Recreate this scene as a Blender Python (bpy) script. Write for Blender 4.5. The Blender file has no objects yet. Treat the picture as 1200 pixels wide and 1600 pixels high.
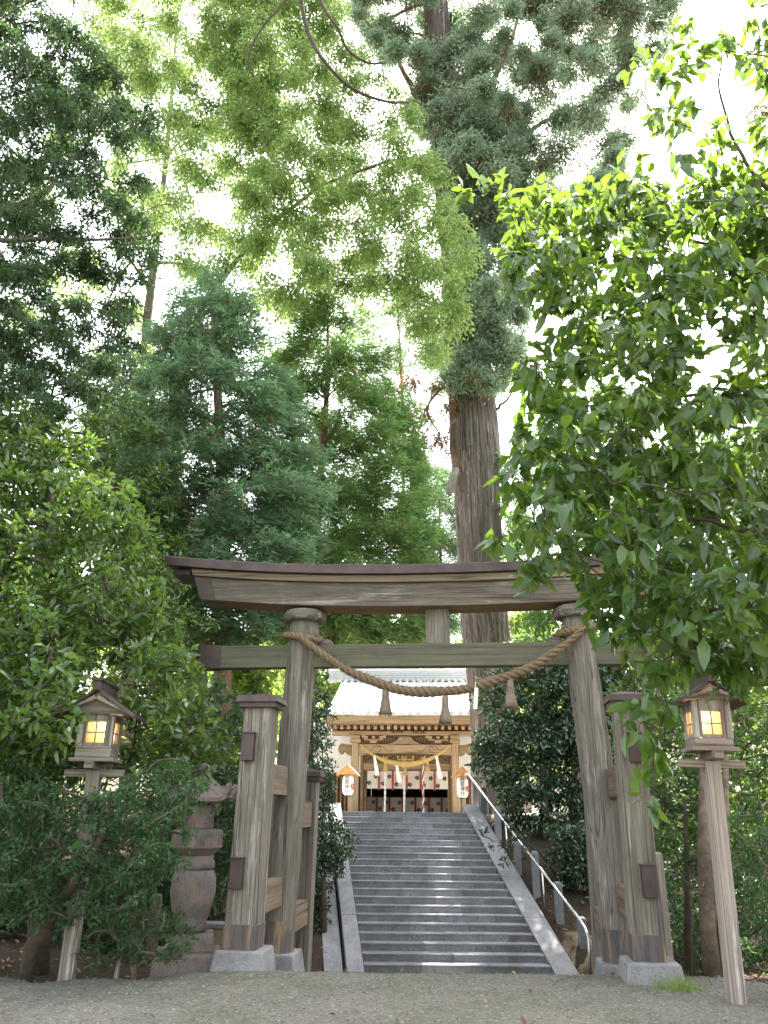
import bpy, math, random
import numpy as np
from mathutils import Vector, Matrix
rng = np.random.default_rng(7)
random.seed(7)
SC = bpy.context.scene
COL = SC.collection
rad = math.radians

# ------------------------------------------------------------------ camera geometry
F_PX, PITCH, ROLL, EYE = 1220.0, rad(21.0), rad(0.6), 1.55
cp, sp, cr, sr = math.cos(PITCH), math.sin(PITCH), math.cos(ROLL), math.sin(ROLL)
FW = np.array((0, cp, sp)); R0 = np.array((1.0, 0, 0)); U0 = np.array((0, -sp, cp))
RV = R0 * cr + U0 * sr
UV = -R0 * sr + U0 * cr

def P(u, v, Y):
    """world point seen at photo pixel (u, v) that stands at distance Y"""
    d = FW + (u - 600) / F_PX * RV - (v - 800) / F_PX * UV
    t = Y / d[1]
    return np.array((d[0] * t, Y, EYE + d[2] * t))

def mpp(p):
    q = np.array(p) - np.array((0, 0, EYE))
    return float(q @ FW) / F_PX

# ------------------------------------------------------------------ node helpers
class NT:
    def __init__(s, name):
        s.m = bpy.data.materials.new(name); s.m.use_nodes = True
        s.nt = s.m.node_tree
        s.b = s.nt.nodes['Principled BSDF']; s.out = s.nt.nodes['Material Output']
    def n(s, t, **k):
        x = s.nt.nodes.new(t)
        for a, v in k.items(): setattr(x, a, v)
        return x
    def l(s, a, b): s.nt.links.new(a, b)
    def coord(s, scale=(1, 1, 1), which='Object'):
        tc = s.n('ShaderNodeTexCoord'); mp = s.n('ShaderNodeMapping')
        mp.inputs['Scale'].default_value = scale
        s.l(tc.outputs[which], mp.inputs['Vector'])
        return mp.outputs['Vector']
    def noise(s, vec, scale, detail=4, rough=.6, dist=0):
        x = s.n('ShaderNodeTexNoise')
        x.inputs['Scale'].default_value = scale; x.inputs['Detail'].default_value = detail
        x.inputs['Roughness'].default_value = rough; x.inputs['Distortion'].default_value = dist
        if vec is not None: s.l(vec, x.inputs['Vector'])
        return x.outputs['Fac']
    def ramp(s, fac, stops):
        r = s.n('ShaderNodeValToRGB'); e = r.color_ramp.elements
        while len(e) < len(stops): e.new(.5)
        for i, (p, c) in enumerate(stops):
            e[i].position = p; e[i].color = (*c, 1) if len(c) == 3 else c
        s.l(fac, r.inputs['Fac'])
        return r.outputs['Color']
    def mix(s, fac, a, b, mode='MIX'):
        x = s.n('ShaderNodeMix', data_type='RGBA', blend_type=mode)
        for sock, v in ((x.inputs[0], fac), (x.inputs[6], a), (x.inputs[7], b)):
            if isinstance(v, (int, float)): sock.default_value = v
            elif isinstance(v, tuple): sock.default_value = (*v, 1)
            else: s.l(v, sock)
        return x.outputs[2]
    def bump(s, h, strength=.4, dist=.01):
        x = s.n('ShaderNodeBump'); x.inputs['Strength'].default_value = strength
        x.inputs['Distance'].default_value = dist
        s.l(h, x.inputs['Height']); s.l(x.outputs['Normal'], s.b.inputs['Normal'])
    def col(s, c):
        if isinstance(c, tuple): s.b.inputs['Base Color'].default_value = (*c, 1)
        else: s.l(c, s.b.inputs['Base Color'])
    def pr(s, rough=.7, metal=0, spec=.4):
        s.b.inputs['Roughness'].default_value = rough
        s.b.inputs['Metallic'].default_value = metal
        s.b.inputs['Specular IOR Level'].default_value = spec

def wood(name, dark, light, axis='z', moss=None, moss_amt=0, streak=None, rough=.82, fine=1.0):
    t = NT(name)
    st = {'x': (.06, 1, 1), 'y': (1, .06, 1), 'z': (1, 1, .06)}[axis]
    v = t.coord(st); v1 = t.coord((1, 1, 1))
    g = t.noise(v, 26 * fine, 6, .7, .6)
    c = t.ramp(g, [(.28, dark), (.72, light)])
    g2 = t.noise(v, 5, 3, .6, .4)
    c = t.mix(t.ramp(g2, [(.35, (.0, .0, .0)), (.7, (.55, .55, .55))]), c, tuple(x * .55 for x in dark))
    if streak:
        g3 = t.noise(v, 9, 5, .75, .3)
        c = t.mix(t.ramp(g3, [(.56, (0, 0, 0)), (.64, (.8, .8, .8))]), c, streak)
    ck = t.noise(t.coord({'x': (.012, 1, 1), 'y': (1, .012, 1), 'z': (1, 1, .012)}[axis]), 11 * fine, 2, .5)   # drying cracks along the grain
    c = t.mix(t.ramp(ck, [(.478, (0, 0, 0)), (.5, (.85, .85, .85)), (.522, (0, 0, 0))]), c, tuple(x * .35 for x in dark))
    if moss:
        m = t.noise(v1, 2.2, 5, .65)
        c = t.mix(t.ramp(m, [(.5 - .18 * moss_amt, (0, 0, 0)), (.75 - .15 * moss_amt, (.85, .85, .85))]), c, moss)
    t.col(c); t.pr(rough, 0, .25)
    cr_ = t.noise(v, 60 * fine, 3, .6)
    t.bump(t.mix(.5, g, cr_), .55, .012)
    return t.m

def plain(name, a, b, scale=8, rough=.7, metal=0, bump=.2, spec=.4, bscale=None):
    t = NT(name); v = t.coord()
    f = t.noise(v, scale, 5, .65)
    t.col(t.ramp(f, [(.3, a), (.7, b)])); t.pr(rough, metal, spec)
    if bump: t.bump(t.noise(v, bscale or scale * 6, 4, .6), bump, .01)
    return t.m

def stone(name, a, b, speck=120, rough=.85, moss=None, tint=None, blocks=0):
    t = NT(name); v = t.coord()
    f = t.noise(v, speck, 3, .7)
    c = t.ramp(f, [(.38, a), (.62, b)])
    d = t.noise(v, 3.5, 5, .7)
    c = t.mix(t.ramp(d, [(.4, (0, 0, 0)), (.7, (.5, .5, .5))]), c, tuple(x * .5 for x in a))
    if blocks:      # every block has its own shade of stone
        g = t.n('ShaderNodeNewGeometry'); k = 1 - blocks
        c = t.mix(1.0, c, t.ramp(g.outputs['Random Per Island'], [(0, (k, k, k)), (1, (1.0, 1.0, 1.0))]), 'MULTIPLY')
        c = t.mix(t.ramp(t.noise(t.coord((1, .3, 1)), 1.6, 5, .7), [(.5, (0, 0, 0)), (.72, (.55, .55, .55))]), c, (.09, .085, .07))
    if moss:
        m = t.noise(v, 5, 6, .7)
        c = t.mix(t.ramp(m, [(.5, (0, 0, 0)), (.66, (.8, .8, .8))]), c, moss)
    if tint:
        m = t.noise(v, 4.0, 4, .6)
        c = t.mix(t.ramp(m, [(.48, (0, 0, 0)), (.62, (.8, .8, .8))]), c, tint)
    t.col(c); t.pr(rough, 0, .3)
    t.bump(t.mix(.6, f, t.noise(v, 25, 5, .7)), .5, .012)
    return t.m

def leafmat(name, cols, trans, tfac=.35, rough=.45, spec=.4, dead=None):
    """cols: dark..light leaf colours chosen per leaf; trans: colour of the light that comes through"""
    t = NT(name)
    g = t.n('ShaderNodeNewGeometry')
    k = len(cols)
    c = t.ramp(g.outputs['Random Per Island'], [(i / max(1, k - 1), x) for i, x in enumerate(cols)])
    big = t.noise(t.coord(), .55, 2, .5)
    c = t.mix(t.ramp(big, [(.35, (0, 0, 0)), (.7, (.35, .35, .35))]), c, tuple(x * 1.35 for x in cols[-1]))
    t.col(c); t.pr(rough, 0, spec)
    tr = t.n('ShaderNodeBsdfTranslucent')
    tc = t.mix(.6, c, trans)
    t.l(tc, tr.inputs['Color'])
    mx = t.n('ShaderNodeMixShader'); mx.inputs[0].default_value = tfac
    t.l(t.b.outputs[0], mx.inputs[1]); t.l(tr.outputs[0], mx.inputs[2])
    t.l(mx.outputs[0], t.out.inputs['Surface'])
    return t.m

# ------------------------------------------------------------------ object helpers
def tag(o, label=None, cat=None, group=None, kind=None):
    if label: o['label'] = label
    if cat: o['category'] = cat
    if group: o['group'] = group
    if kind: o['kind'] = kind
    return o

def empty(name, loc, label=None, cat=None, rz=0, group=None):
    o = bpy.data.objects.new(name, None); COL.objects.link(o)
    o.location = tuple(float(c) for c in loc); o.rotation_euler = (0, 0, rz)
    o.empty_display_size = .1
    return tag(o, label, cat, group)

def link(name, me, mats, parent=None, bevel=0, smooth=False):
    o = bpy.data.objects.new(name, me); COL.objects.link(o)
    for m in (mats if isinstance(mats, (list, tuple)) else [mats]): me.materials.append(m)
    if parent: o.parent = parent
    if smooth: me.polygons.foreach_set('use_smooth', [True] * len(me.polygons))
    if bevel:
        b = o.modifiers.new('bevel', 'BEVEL'); b.width = bevel; b.segments = 2; b.limit_method = 'ANGLE'
    return o

def npmesh(name, verts, faces_flat, loop_tot, mat_idx=None):
    me = bpy.data.meshes.new(name)
    verts = np.asarray(verts, np.float32).reshape(-1, 3)
    me.vertices.add(len(verts)); me.vertices.foreach_set('co', verts.ravel())
    faces_flat = np.asarray(faces_flat, np.int32); loop_tot = np.asarray(loop_tot, np.int32)
    me.loops.add(len(faces_flat)); me.loops.foreach_set('vertex_index', faces_flat)
    me.polygons.add(len(loop_tot))
    st = np.zeros(len(loop_tot), np.int32); st[1:] = np.cumsum(loop_tot)[:-1]
    me.polygons.foreach_set('loop_start', st); me.polygons.foreach_set('loop_total', loop_tot)
    if mat_idx is not None: me.polygons.foreach_set('material_index', np.asarray(mat_idx, np.int32))
    me.update(calc_edges=True); me.validate()
    return me

class MB:
    """collects shapes into one mesh"""
    def __init__(s): s.v = []; s.f = []; s.mi = []; s.cur = 0
    def add(s, vs, fs):
        k = len(s.v); s.v += [tuple(float(c) for c in x) for x in vs]
        s.f += [tuple(i + k for i in f) for f in fs]; s.mi += [s.cur] * len(fs); return s
    def box(s, c, d, rot=None, taper=1.0, tapy=None):
        x, y, z = (h / 2 for h in d); ty = taper if tapy is None else tapy
        vs = [Vector((sx * x * (taper if sz > 0 else 1), sy * y * (ty if sz > 0 else 1), sz * z)) for sz in (-1, 1) for sy in (-1, 1) for sx in (-1, 1)]
        if rot is not None: vs = [rot @ v for v in vs]
        vs = [v + Vector(c) for v in vs]
        return s.add(vs, [(0, 2, 3, 1), (4, 5, 7, 6), (0, 1, 5, 4), (2, 6, 7, 3), (0, 4, 6, 2), (1, 3, 7, 5)])
    def tube(s, pts, rs, n=8, cap=True, phase=0, squash=None):
        pts = [Vector(p) for p in pts]
        if not hasattr(rs, '__len__'): rs = [rs] * len(pts)
        vs = []; up = Vector((0, 0, 1))
        d0 = (pts[1] - pts[0]).normalized()
        a = d0.orthogonal().normalized() if abs(d0.z) > .9 else d0.cross(up).normalized()
        for i, p in enumerate(pts):
            d = (pts[min(i + 1, len(pts) - 1)] - pts[max(i - 1, 0)]).normalized()
            a = (a - d * a.dot(d)).normalized(); b = d.cross(a)
            for k in range(n):
                t = 2 * math.pi * k / n + phase
                vs.append(p + (a * math.cos(t) + b * math.sin(t)) * rs[i])
        fs = []
        for i in range(len(pts) - 1):
            for k in range(n):
                k2 = (k + 1) % n
                fs.append((i * n + k, i * n + k2, (i + 1) * n + k2, (i + 1) * n + k))
        if cap:
            fs.append(tuple(range(n))[::-1]); fs.append(tuple((len(pts) - 1) * n + k for k in range(n)))
        return s.add(vs, fs)
    def lathe(s, prof, c=(0, 0, 0), n=20, rot=0, cap=True):
        vs = [(c[0] + r * math.cos(2 * math.pi * k / n + rot), c[1] + r * math.sin(2 * math.pi * k / n + rot), c[2] + z) for r, z in prof for k in range(n)]
        fs = [(i * n + k, i * n + (k + 1) % n, (i + 1) * n + (k + 1) % n, (i + 1) * n + k) for i in range(len(prof) - 1) for k in range(n)]
        if cap:
            fs.append(tuple(range(n))[::-1]); fs.append(tuple((len(prof) - 1) * n + k for k in range(n)))
        return s.add(vs, fs)
    def prism(s, poly, y0, y1, plane='xz'):
        n = len(poly)
        f3 = {'xz': lambda a, b, t: (a, t, b), 'yz': lambda a, b, t: (t, a, b), 'xy': lambda a, b, t: (a, b, t)}[plane]
        vs = [f3(a, b, y0) for a, b in poly] + [f3(a, b, y1) for a, b in poly]
        fs = [tuple(range(n)), tuple(range(2 * n - 1, n - 1, -1))] + [(i, i + n, (i + 1) % n + n, (i + 1) % n) for i in range(n)]
        return s.add(vs, fs)
    def build(s, name, mats, parent=None, bevel=0, smooth=False):
        me = bpy.data.meshes.new(name); me.from_pydata(s.v, [], s.f)
        if any(s.mi): me.polygons.foreach_set('material_index', s.mi)
        import bmesh
        bm = bmesh.new(); bm.from_mesh(me); bmesh.ops.recalc_face_normals(bm, faces=bm.faces); bm.to_mesh(me); bm.free()
        me.update()
        return link(name, me, mats, parent, bevel, smooth)

def curve_pts(a, b, sag=0, n=12, side=(0, 0, 0)):
    a, b, sd = Vector(a), Vector(b), Vector(side)
    return [a.lerp(b, i / n) + (Vector((0, 0, -sag)) + sd) * (4 * (i / n) * (1 - i / n)) for i in range(n + 1)]

# ------------------------------------------------------------------ foliage
def nrm(a): return a / np.maximum(np.linalg.norm(a, axis=-1, keepdims=True), 1e-9)

def leaf_mesh(name, pos, d, up, L, W, kind):
    """one mesh of N leaves; kinds: blade (3 verts), fold (4 verts), broad (8 verts)"""
    N = len(pos); d = nrm(d)
    s = nrm(np.cross(d, up)); nn = np.cross(s, d)
    L = L[:, None]; W = W[:, None]
    if kind == 'blade':
        v = np.stack([pos - s * W / 2, pos + s * W / 2, pos + d * L], 1)
        f = np.tile(np.array([0, 1, 2]), (N, 1)) + (np.arange(N) * 3)[:, None]
        lt = np.full(N, 3)
    elif kind == 'fold':
        v = np.stack([pos, pos + d * L * .45 + s * W / 2 + nn * W * .18, pos + d * L - nn * L * .08, pos + d * L * .45 - s * W / 2 + nn * W * .18], 1)
        f = np.tile(np.array([0, 1, 2, 0, 2, 3]), (N, 1)) + (np.arange(N) * 4)[:, None]
        lt = np.full(2 * N, 3)
    else:
        dr = nn * L
        b = rng.uniform(-.05, .6, (N, 1))
        def at(t, w, lift): return pos + d * L * t - dr * b * t * t + s * W * w + nn * W * lift
        v = np.stack([at(0, 0, 0), at(.36, 0, 0), at(.72, 0, 0), at(1, 0, 0), at(.33, .5, .16), at(.7, .36, .11), at(.33, -.5, .16), at(.7, -.36, .11)], 1)
        f = np.tile(np.array([0, 4, 1, 1, 4, 5, 2, 2, 5, 3, 0, 1, 6, 1, 2, 7, 6, 2, 3, 7]), (N, 1)) + (np.arange(N) * 8)[:, None]
        lt = np.tile(np.array([3, 4, 3, 3, 4, 3]), N)
    me = npmesh(name, v.reshape(-1, 3), f.ravel(), lt)
    if kind == 'broad': me.polygons.foreach_set('use_smooth', np.ones(len(me.polygons), bool))
    return me

def in_poly(poly, x, y):
    c = False; n = len(poly); j = n - 1
    for i in range(n):
        if (poly[i][1] > y) != (poly[j][1] > y) and x < (poly[j][0] - poly[i][0]) * (y - poly[i][1]) / (poly[j][1] - poly[i][1]) + poly[i][0]: c = not c
        j = i
    return c

def edge_dist(poly, x, y):
    m = 1e9; n = len(poly)
    for i in range(n):
        ax, ay = poly[i]; bx, by = poly[(i + 1) % n]
        t = max(0, min(1, ((x - ax) * (bx - ax) + (y - ay) * (by - ay)) / ((bx - ax) ** 2 + (by - ay) ** 2 + 1e-9)))
        m = min(m, math.hypot(x - ax - t * (bx - ax), y - ay - t * (by - ay)))
    return m

def poly_clumps(poly, Y, T, step, r, layers=2, seed=1, keep=1.0, squash=.8, holes=()):
    """clump centres spread through a crown whose outline seen from the path is poly, T metres deep either way"""
    rnd = random.Random(seed); out = []
    x0, x1 = min(p[0] for p in poly), max(p[0] for p in poly); y0, y1 = min(p[1] for p in poly), max(p[1] for p in poly)
    mx = 1
    cand = []
    for _ in range(int(30 * (x1 - x0) * (y1 - y0) / step ** 2)):
        x, y = rnd.uniform(x0, x1), rnd.uniform(y0, y1)
        if in_poly(poly, x, y): cand.append((x, y))
    for lay in range(layers):
        pts = []
        for x, y in cand:
            if all((x - a) ** 2 + (y - b) ** 2 > step ** 2 for a, b in pts) and rnd.random() < .8: pts.append((x, y))
        for x, y in pts:
            if rnd.random() > keep: continue
            if any(math.hypot((x - hx), (y - hy)) < hr for hx, hy, hr in holes): continue
            e = edge_dist(poly, x, y)
            dep = T * math.sqrt(min(1, .15 + e / (2.2 * step)))
            yy = Y + (rnd.uniform(-1, 1) if layers == 1 else ((lay + rnd.random()) / layers * 2 - 1)) * dep
            p = P(x, y, yy); rr = r * rnd.uniform(.7, 1.25)
            rr = min(rr, e + .5 * r)
            m = mpp(p) * rr
            out.append((p, np.array((m, m, m * squash))))
        rnd.shuffle(cand)
    return out

def branches(mb, trunk, trunk_r, clumps, tip=.012, k=.55, n=6, taper=None):
    """limbs that link every clump to the nearest piece of wood already there"""
    nodes = [(Vector(p), r) for p, r in zip(trunk, trunk_r)]
    dense = []
    for i in range(len(nodes) - 1):
        for j in range(6):
            t = j / 6; dense.append((nodes[i][0].lerp(nodes[i + 1][0], t), nodes[i][1] * (1 - t) + nodes[i + 1][1] * t))
    dense.append(nodes[-1]); nodes = dense
    N = np.array([n_[0][:] for n_ in nodes]); RR = [n_[1] for n_ in nodes]
    cs = sorted((c[0] for c in clumps), key=lambda c: np.min(np.linalg.norm(N - c, axis=1)))
    for c in cs:
        dz = np.maximum(0, N[:, 2] - c[2])
        d = np.linalg.norm(N - c, axis=1) + 1.2 * dz
        i = int(np.argmin(d)); a = Vector(N[i]); b = Vector(c); ln = (b - a).length
        if ln < .02: continue
        r0 = max(tip, min(RR[i] * k, .012 + ln * .035)); r1 = max(tip, r0 * .55)
        sd = Vector(rng.normal(0, .06 * ln, 3))
        pts = curve_pts(a, b, -.05 * ln, 5, sd)
        mb.tube(pts, [r0 + (r1 - r0) * t / 5 for t in range(6)], n, cap=False)
        mid = [pts[j] for j in (2, 3, 4, 5)]
        N = np.vstack([N, [p[:] for p in mid]]); RR += [r0 + (r1 - r0) * j / 5 for j in (2, 3, 4, 5)]
    return mb

def foliage(clumps, density, kind, L, W, droop=.2, twig_m=7, style='spray', spread=.7, upbias=.6, shell=.35, jit=.35, flat=1.0, axis=None):
    """leaf arrays for all clumps; density = leaves per square metre of clump cross-section. returns pos, dir, up, L, W, twig segments"""
    C = np.array([c[0] for c in clumps]); Rr = np.array([c[1] for c in clumps])
    nl = np.maximum(6, density * math.pi * Rr[:, 0] * Rr[:, 2]).astype(int)
    nt = np.maximum(2, nl // twig_m)
    ci = np.repeat(np.arange(len(C)), nt); T = len(ci)
    u = nrm(rng.normal(0, 1, (T, 3)) * np.array((1, 1, flat))); u[:, 2] += .15; u = nrm(u)
    rr = rng.uniform(shell, 1, (T, 1)) ** .6
    e = C[ci] + Rr[ci] * u * rr
    s = C[ci] + Rr[ci] * u * rr * rng.uniform(.15, .5, (T, 1)) + rng.normal(0, .12, (T, 3)) * Rr[ci]
    e[:, 2] -= droop * Rr[ci, 0] * rr[:, 0]
    if style == 'bough':      # sprays that reach out from the trunk axis, drooping, tips turned up
        o = (C - np.array(axis))[ci]; o[:, 2] = 0
        o = nrm(nrm(o) + rng.normal(0, .45, (T, 3)) * np.array((1, 1, .35)))
        e = C[ci] + Rr[ci] * rng.normal(0, .5, (T, 3)) + o * Rr[ci, :1] * rng.uniform(.2, .9, (T, 1)); e[:, 2] -= droop * Rr[ci, 0] * rng.uniform(0, 1, T)
        s = e - (o + np.array((0, 0, rng.normal(.0, .1)))) * Rr[ci, :1] * rng.uniform(.45, .9, (T, 1)); s[:, 2] += droop * .5 * Rr[ci, 0]
    m = np.repeat(np.arange(T), twig_m); M = len(m)
    t = rng.uniform(.15, 1.02, (M, 1))
    sag = -(4 * t * (1 - t)) * np.array((0, 0, -.12)) * np.linalg.norm(e - s, axis=1)[m][:, None]
    pos = s[m] + (e - s)[m] * t + sag + rng.normal(0, 1, (M, 3)) * L * jit
    td = nrm(e - s)[m]
    if style == 'spray':
        d = td * .75 + rng.normal(0, spread, (M, 3)) + np.array((0, 0, -droop))
    elif style == 'bough':
        d = td * 1.0 + rng.normal(0, spread * .55, (M, 3)) + np.array((0, 0, .25)) * t
    elif style == 'tuft':
        d = td * 1.0 + u[m] * .6 + rng.normal(0, spread * .5, (M, 3)) + np.array((0, 0, upbias - droop))
    up = rng.normal(0, .75, (M, 3)) + np.array((0, -.15, upbias))
    Ls = L * rng.uniform(.5, 1.3, M); Ws = W * rng.uniform(.75, 1.2, M)
    return pos, d, up, Ls, Ws, (s, e)

def twigs_into(mb_list, seg, r):
    s, e = seg; N = len(s)
    d = nrm(e - s); a = nrm(np.cross(d, np.array((.31, .22, .9)))); b = np.cross(d, a)
    v = []
    for base, rr in ((s, r), (e, r * .4)):
        for k in range(3):
            an = 2 * math.pi * k / 3
            v.append(base + (a * math.cos(an) + b * math.sin(an)) * rr)
    v = np.stack(v, 1).reshape(-1, 3)
    f = np.array([0, 1, 4, 3, 1, 2, 5, 4, 2, 0, 3, 5])
    mb_list.append((v, (np.tile(f, (N, 1)) + (np.arange(N) * 6)[:, None]).ravel(), np.full(3 * N, 4)))

def merge_wood(mb, extra, name, mat, parent):
    """limbs of mb and the thin twigs become one mesh"""
    vs = [np.array(mb.v, float).reshape(-1, 3)]; k = len(mb.v)
    fl = [i for f in mb.f for i in f]; lt = [len(f) for f in mb.f]
    F = [np.array(fl, int)]; Lt = [np.array(lt, int)]
    for v, f, l in extra:
        vs.append(v); F.append(f + k); Lt.append(l); k += len(v)
    me = npmesh(name, np.vstack(vs), np.concatenate(F), np.concatenate(Lt))
    return link(name, me, mat, parent, smooth=True)

def plant(name, label, cat, trunk, trunk_r, clumps, leaf, mats, wood_m, tw=.004, group=None, dead=0, limb=True, extra_fol=None, trunk_mesh=None, base=None, n=6, tip=.012):
    """a tree or shrub: Empty at its foot > trunk (limbs and twigs), crown (leaves)"""
    base = np.array(trunk[0] if base is None else base, float)
    root = empty(name, base, label, cat, group=group)
    loc = lambda a: a - base
    cl = [(loc(c), r) for c, r in clumps]
    tk = [loc(np.array(p)) for p in trunk]
    pos, d, up, L, W, seg = foliage(cl, **leaf)
    link('crown', leaf_mesh('crown', pos, d, up, L, W, leaf['kind']), mats, root)
    if dead:
        lf = dict(leaf); lf.update(density=dead, W=leaf['W'] * .8, spread=.9); p2, d2, u2, L2, W2, _ = foliage([(c - np.array((0, 0, .25 * r[2])), r * .75) for c, r in cl], **lf)
        link('dead_foliage', leaf_mesh('dead_foliage', p2, d2, u2, L2, W2, leaf['kind']), M['lf_dead'], root)
    mb = MB()
    if trunk_mesh is None: mb.tube(tk, trunk_r, 10)
    if limb: branches(mb, tk, trunk_r, cl, n=n, tip=tip)
    ex = []
    if tw: twigs_into(ex, seg, tw)
    merge_wood(mb, ex, 'trunk' if trunk_mesh is None else 'limbs', wood_m, root)
    return root
# ------------------------------------------------------------------ materials
M = {}
M['torii'] = wood('weathered_wood', (.10, .083, .068), (.315, .277, .235), 'z', moss=(.13, .125, .095), moss_amt=.08, streak=(.41, .385, .35))
M['toriix'] = wood('weathered_beam_wood', (.08, .064, .052), (.265, .222, .182), 'x', moss=(.085, .085, .065), moss_amt=.15, streak=(.37, .35, .32))
M['tie'] = wood('tie_beam_wood', (.09, .085, .06), (.2, .185, .135), 'x', moss=(.105, .115, .07), moss_amt=.3)
M['toriiy'] = wood('brace_wood', (.13, .095, .066), (.27, .20, .145), 'y')
M['strip'] = wood('pale_strip_wood', (.16, .12, .085), (.33, .265, .195), 'x')
M['under'] = wood('bounce_warmed_underside_wood', (.16, .10, .05), (.30, .2, .11), 'x')  # unweathered underside, its orange also paints in light bounced off the ground
M['copper'] = plain('brown_copper_sheet', (.045, .032, .03), (.095, .068, .062), 3, .48, .35, .15, bscale=9)
def collar_mat():
    t = NT('stained_metal_collar'); v = t.coord((1, 1, .08))
    c = t.ramp(t.noise(v, 16, 4, .7), [(.35, (.07, .06, .062)), (.55, (.13, .105, .10)), (.68, (.34, .22, .10))])
    t.col(c); t.pr(.6, .2, .4); t.bump(t.noise(v, 20, 3), .3, .006); return t.m
M['collar'] = collar_mat()
M['granite'] = stone('granite', (.14, .138, .142), (.34, .335, .34), 150)
M['lantern_stone'] = stone('pink_granite', (.15, .13, .122), (.30, .265, .25), 90, moss=(.11, .125, .075), tint=(.29, .20, .175))
M['stair'] = stone('stair_stone', (.165, .166, .178), (.345, .348, .368), 60, .98, blocks=.3)
M['curb'] = stone('curb_stone', (.15, .15, .155), (.31, .31, .32), 90, .95)
M['rope'] = plain('straw_rope', (.11, .078, .046), (.29, .21, .13), 60, .9, 0, .6)
M['tassel'] = plain('straw_tassel', (.16, .12, .085), (.36, .29, .21), 70, .9, 0, .5)
M['gold_straw'] = plain('fresh_straw', (.42, .27, .09), (.66, .47, .2), 40, .85, 0, .4)
M['paper'] = plain('white_paper', (.78, .77, .74), (.84, .83, .8), 6, .8, 0, 0)
M['cloth'] = plain('cream_cloth', (.78, .68, .61), (.85, .76, .69), 4, .9, 0, .15)
M['red'] = plain('red_cloth', (.36, .06, .055), (.46, .10, .09), 10, .85, 0, .1)
M['black'] = plain('black_ink', (.02, .018, .018), (.035, .03, .03), 10, .7, 0, 0)
M['chrome'] = plain('steel_pipe', (.6, .6, .62), (.72, .72, .74), 20, .26, 1, .05)
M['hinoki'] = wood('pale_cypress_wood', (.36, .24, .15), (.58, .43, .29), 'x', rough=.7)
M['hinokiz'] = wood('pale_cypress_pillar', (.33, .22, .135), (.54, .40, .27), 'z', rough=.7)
M['hinokid'] = wood('brown_cypress_wood', (.2, .125, .07), (.34, .23, .135), 'x', rough=.75)  # browner cypress for jambs, lattice and infill boards
M['newwood'] = wood('orange_new_wood', (.5, .27, .1), (.7, .43, .2), 'y', rough=.6)
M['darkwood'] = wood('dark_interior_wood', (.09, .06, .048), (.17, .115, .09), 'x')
M['plaster'] = plain('white_plaster', (.72, .68, .64), (.8, .77, .73), 5, .85, 0, .1)
M['tile'] = plain('grey_roof_tile', (.5, .505, .52), (.62, .63, .65), 9, .33, 0, .15, spec=.6)
M['lampwood'] = wood('grey_lamp_wood', (.19, .165, .14), (.36, .32, .28), 'z', streak=(.45, .42, .38))
M['lampwoodx'] = wood('grey_lamp_board', (.17, .145, .12), (.34, .30, .26), 'x', streak=(.42, .38, .34))
M['lampred'] = wood('reddish_lamp_wood', (.25, .205, .175), (.44, .375, .33), 'z', streak=(.52, .47, .43))
M['lampredx'] = wood('reddish_lamp_board', (.22, .17, .14), (.40, .325, .275), 'x')
M['bark'] = wood('cedar_bark', (.05, .037, .032), (.30, .238, .215), 'z', streak=(.42, .365, .34), fine=.55)
M['twig'] = plain('grey_brown_twig', (.07, .055, .04), (.17, .14, .105), 12, .9, 0, .3)
M['darktwig'] = plain('dark_twig', (.035, .028, .02), (.09, .072, .05), 12, .9, 0, .3)
M['redtwig'] = plain('reddish_twig', (.12, .065, .04), (.26, .155, .10), 12, .9, 0, .3)
M['grime'] = plain('rough_bark', (.06, .047, .035), (.2, .15, .105), 9, .9, 0, .8)

M['lf_near'] = leafmat('broad_leaf', [(.011, .032, .010), (.018, .048, .013), (.028, .07, .017), (.06, .12, .025)], (.36, .58, .045), .33, .24, .6)
M['lf_gloss'] = leafmat('glossy_leaf', [(.013, .036, .013), (.024, .06, .018), (.04, .09, .024), (.105, .175, .036)], (.36, .58, .07), .32, .22, .55)
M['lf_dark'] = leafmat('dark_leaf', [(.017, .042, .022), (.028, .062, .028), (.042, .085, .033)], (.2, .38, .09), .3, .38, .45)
M['lf_camellia'] = leafmat('camellia_leaf', [(.012, .034, .017), (.02, .05, .023), (.04, .08, .034)], (.14, .3, .06), .18, .16, .8)
M['lf_fern'] = leafmat('feathery_leaf', [(.02, .055, .022), (.03, .075, .028), (.045, .10, .035)], (.2, .4, .08), .3, .5, .35)
M['lf_bright'] = leafmat('pale_green_leaf', [(.10, .18, .055), (.13, .22, .065), (.16, .26, .075), (.2, .29, .09)], (.58, .76, .22), .5, .5, .3)
M['lf_cedar'] = leafmat('cedar_needles', [(.06, .125, .07), (.085, .165, .09), (.115, .21, .115), (.085, .145, .075)], (.34, .56, .24), .45, .55, .3)
M['lf_cedarg'] = leafmat('green_cedar_needles', [(.06, .135, .045), (.09, .185, .06), (.12, .23, .075), (.09, .15, .05)], (.38, .62, .16), .46, .55, .3)
M['lf_giant'] = leafmat('old_cedar_needles', [(.08, .135, .09), (.13, .20, .135), (.18, .26, .175), (.23, .31, .21)], (.5, .66, .4), .48, .55, .3)
M['lf_dead'] = leafmat('dead_needles', [(.11, .06, .03), (.18, .10, .05), (.25, .15, .08)], (.4, .22, .1), .25, .8, .2)
M['lf_back'] = leafmat('sunny_back_leaf', [(.06, .12, .03), (.09, .17, .04), (.13, .22, .05), (.17, .25, .06)], (.5, .66, .12), .45, .5, .3)
M['lf_olive'] = leafmat('olive_leaf', [(.06, .085, .035), (.09, .115, .05), (.13, .15, .07)], (.34, .38, .12), .35, .5, .3)

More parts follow.
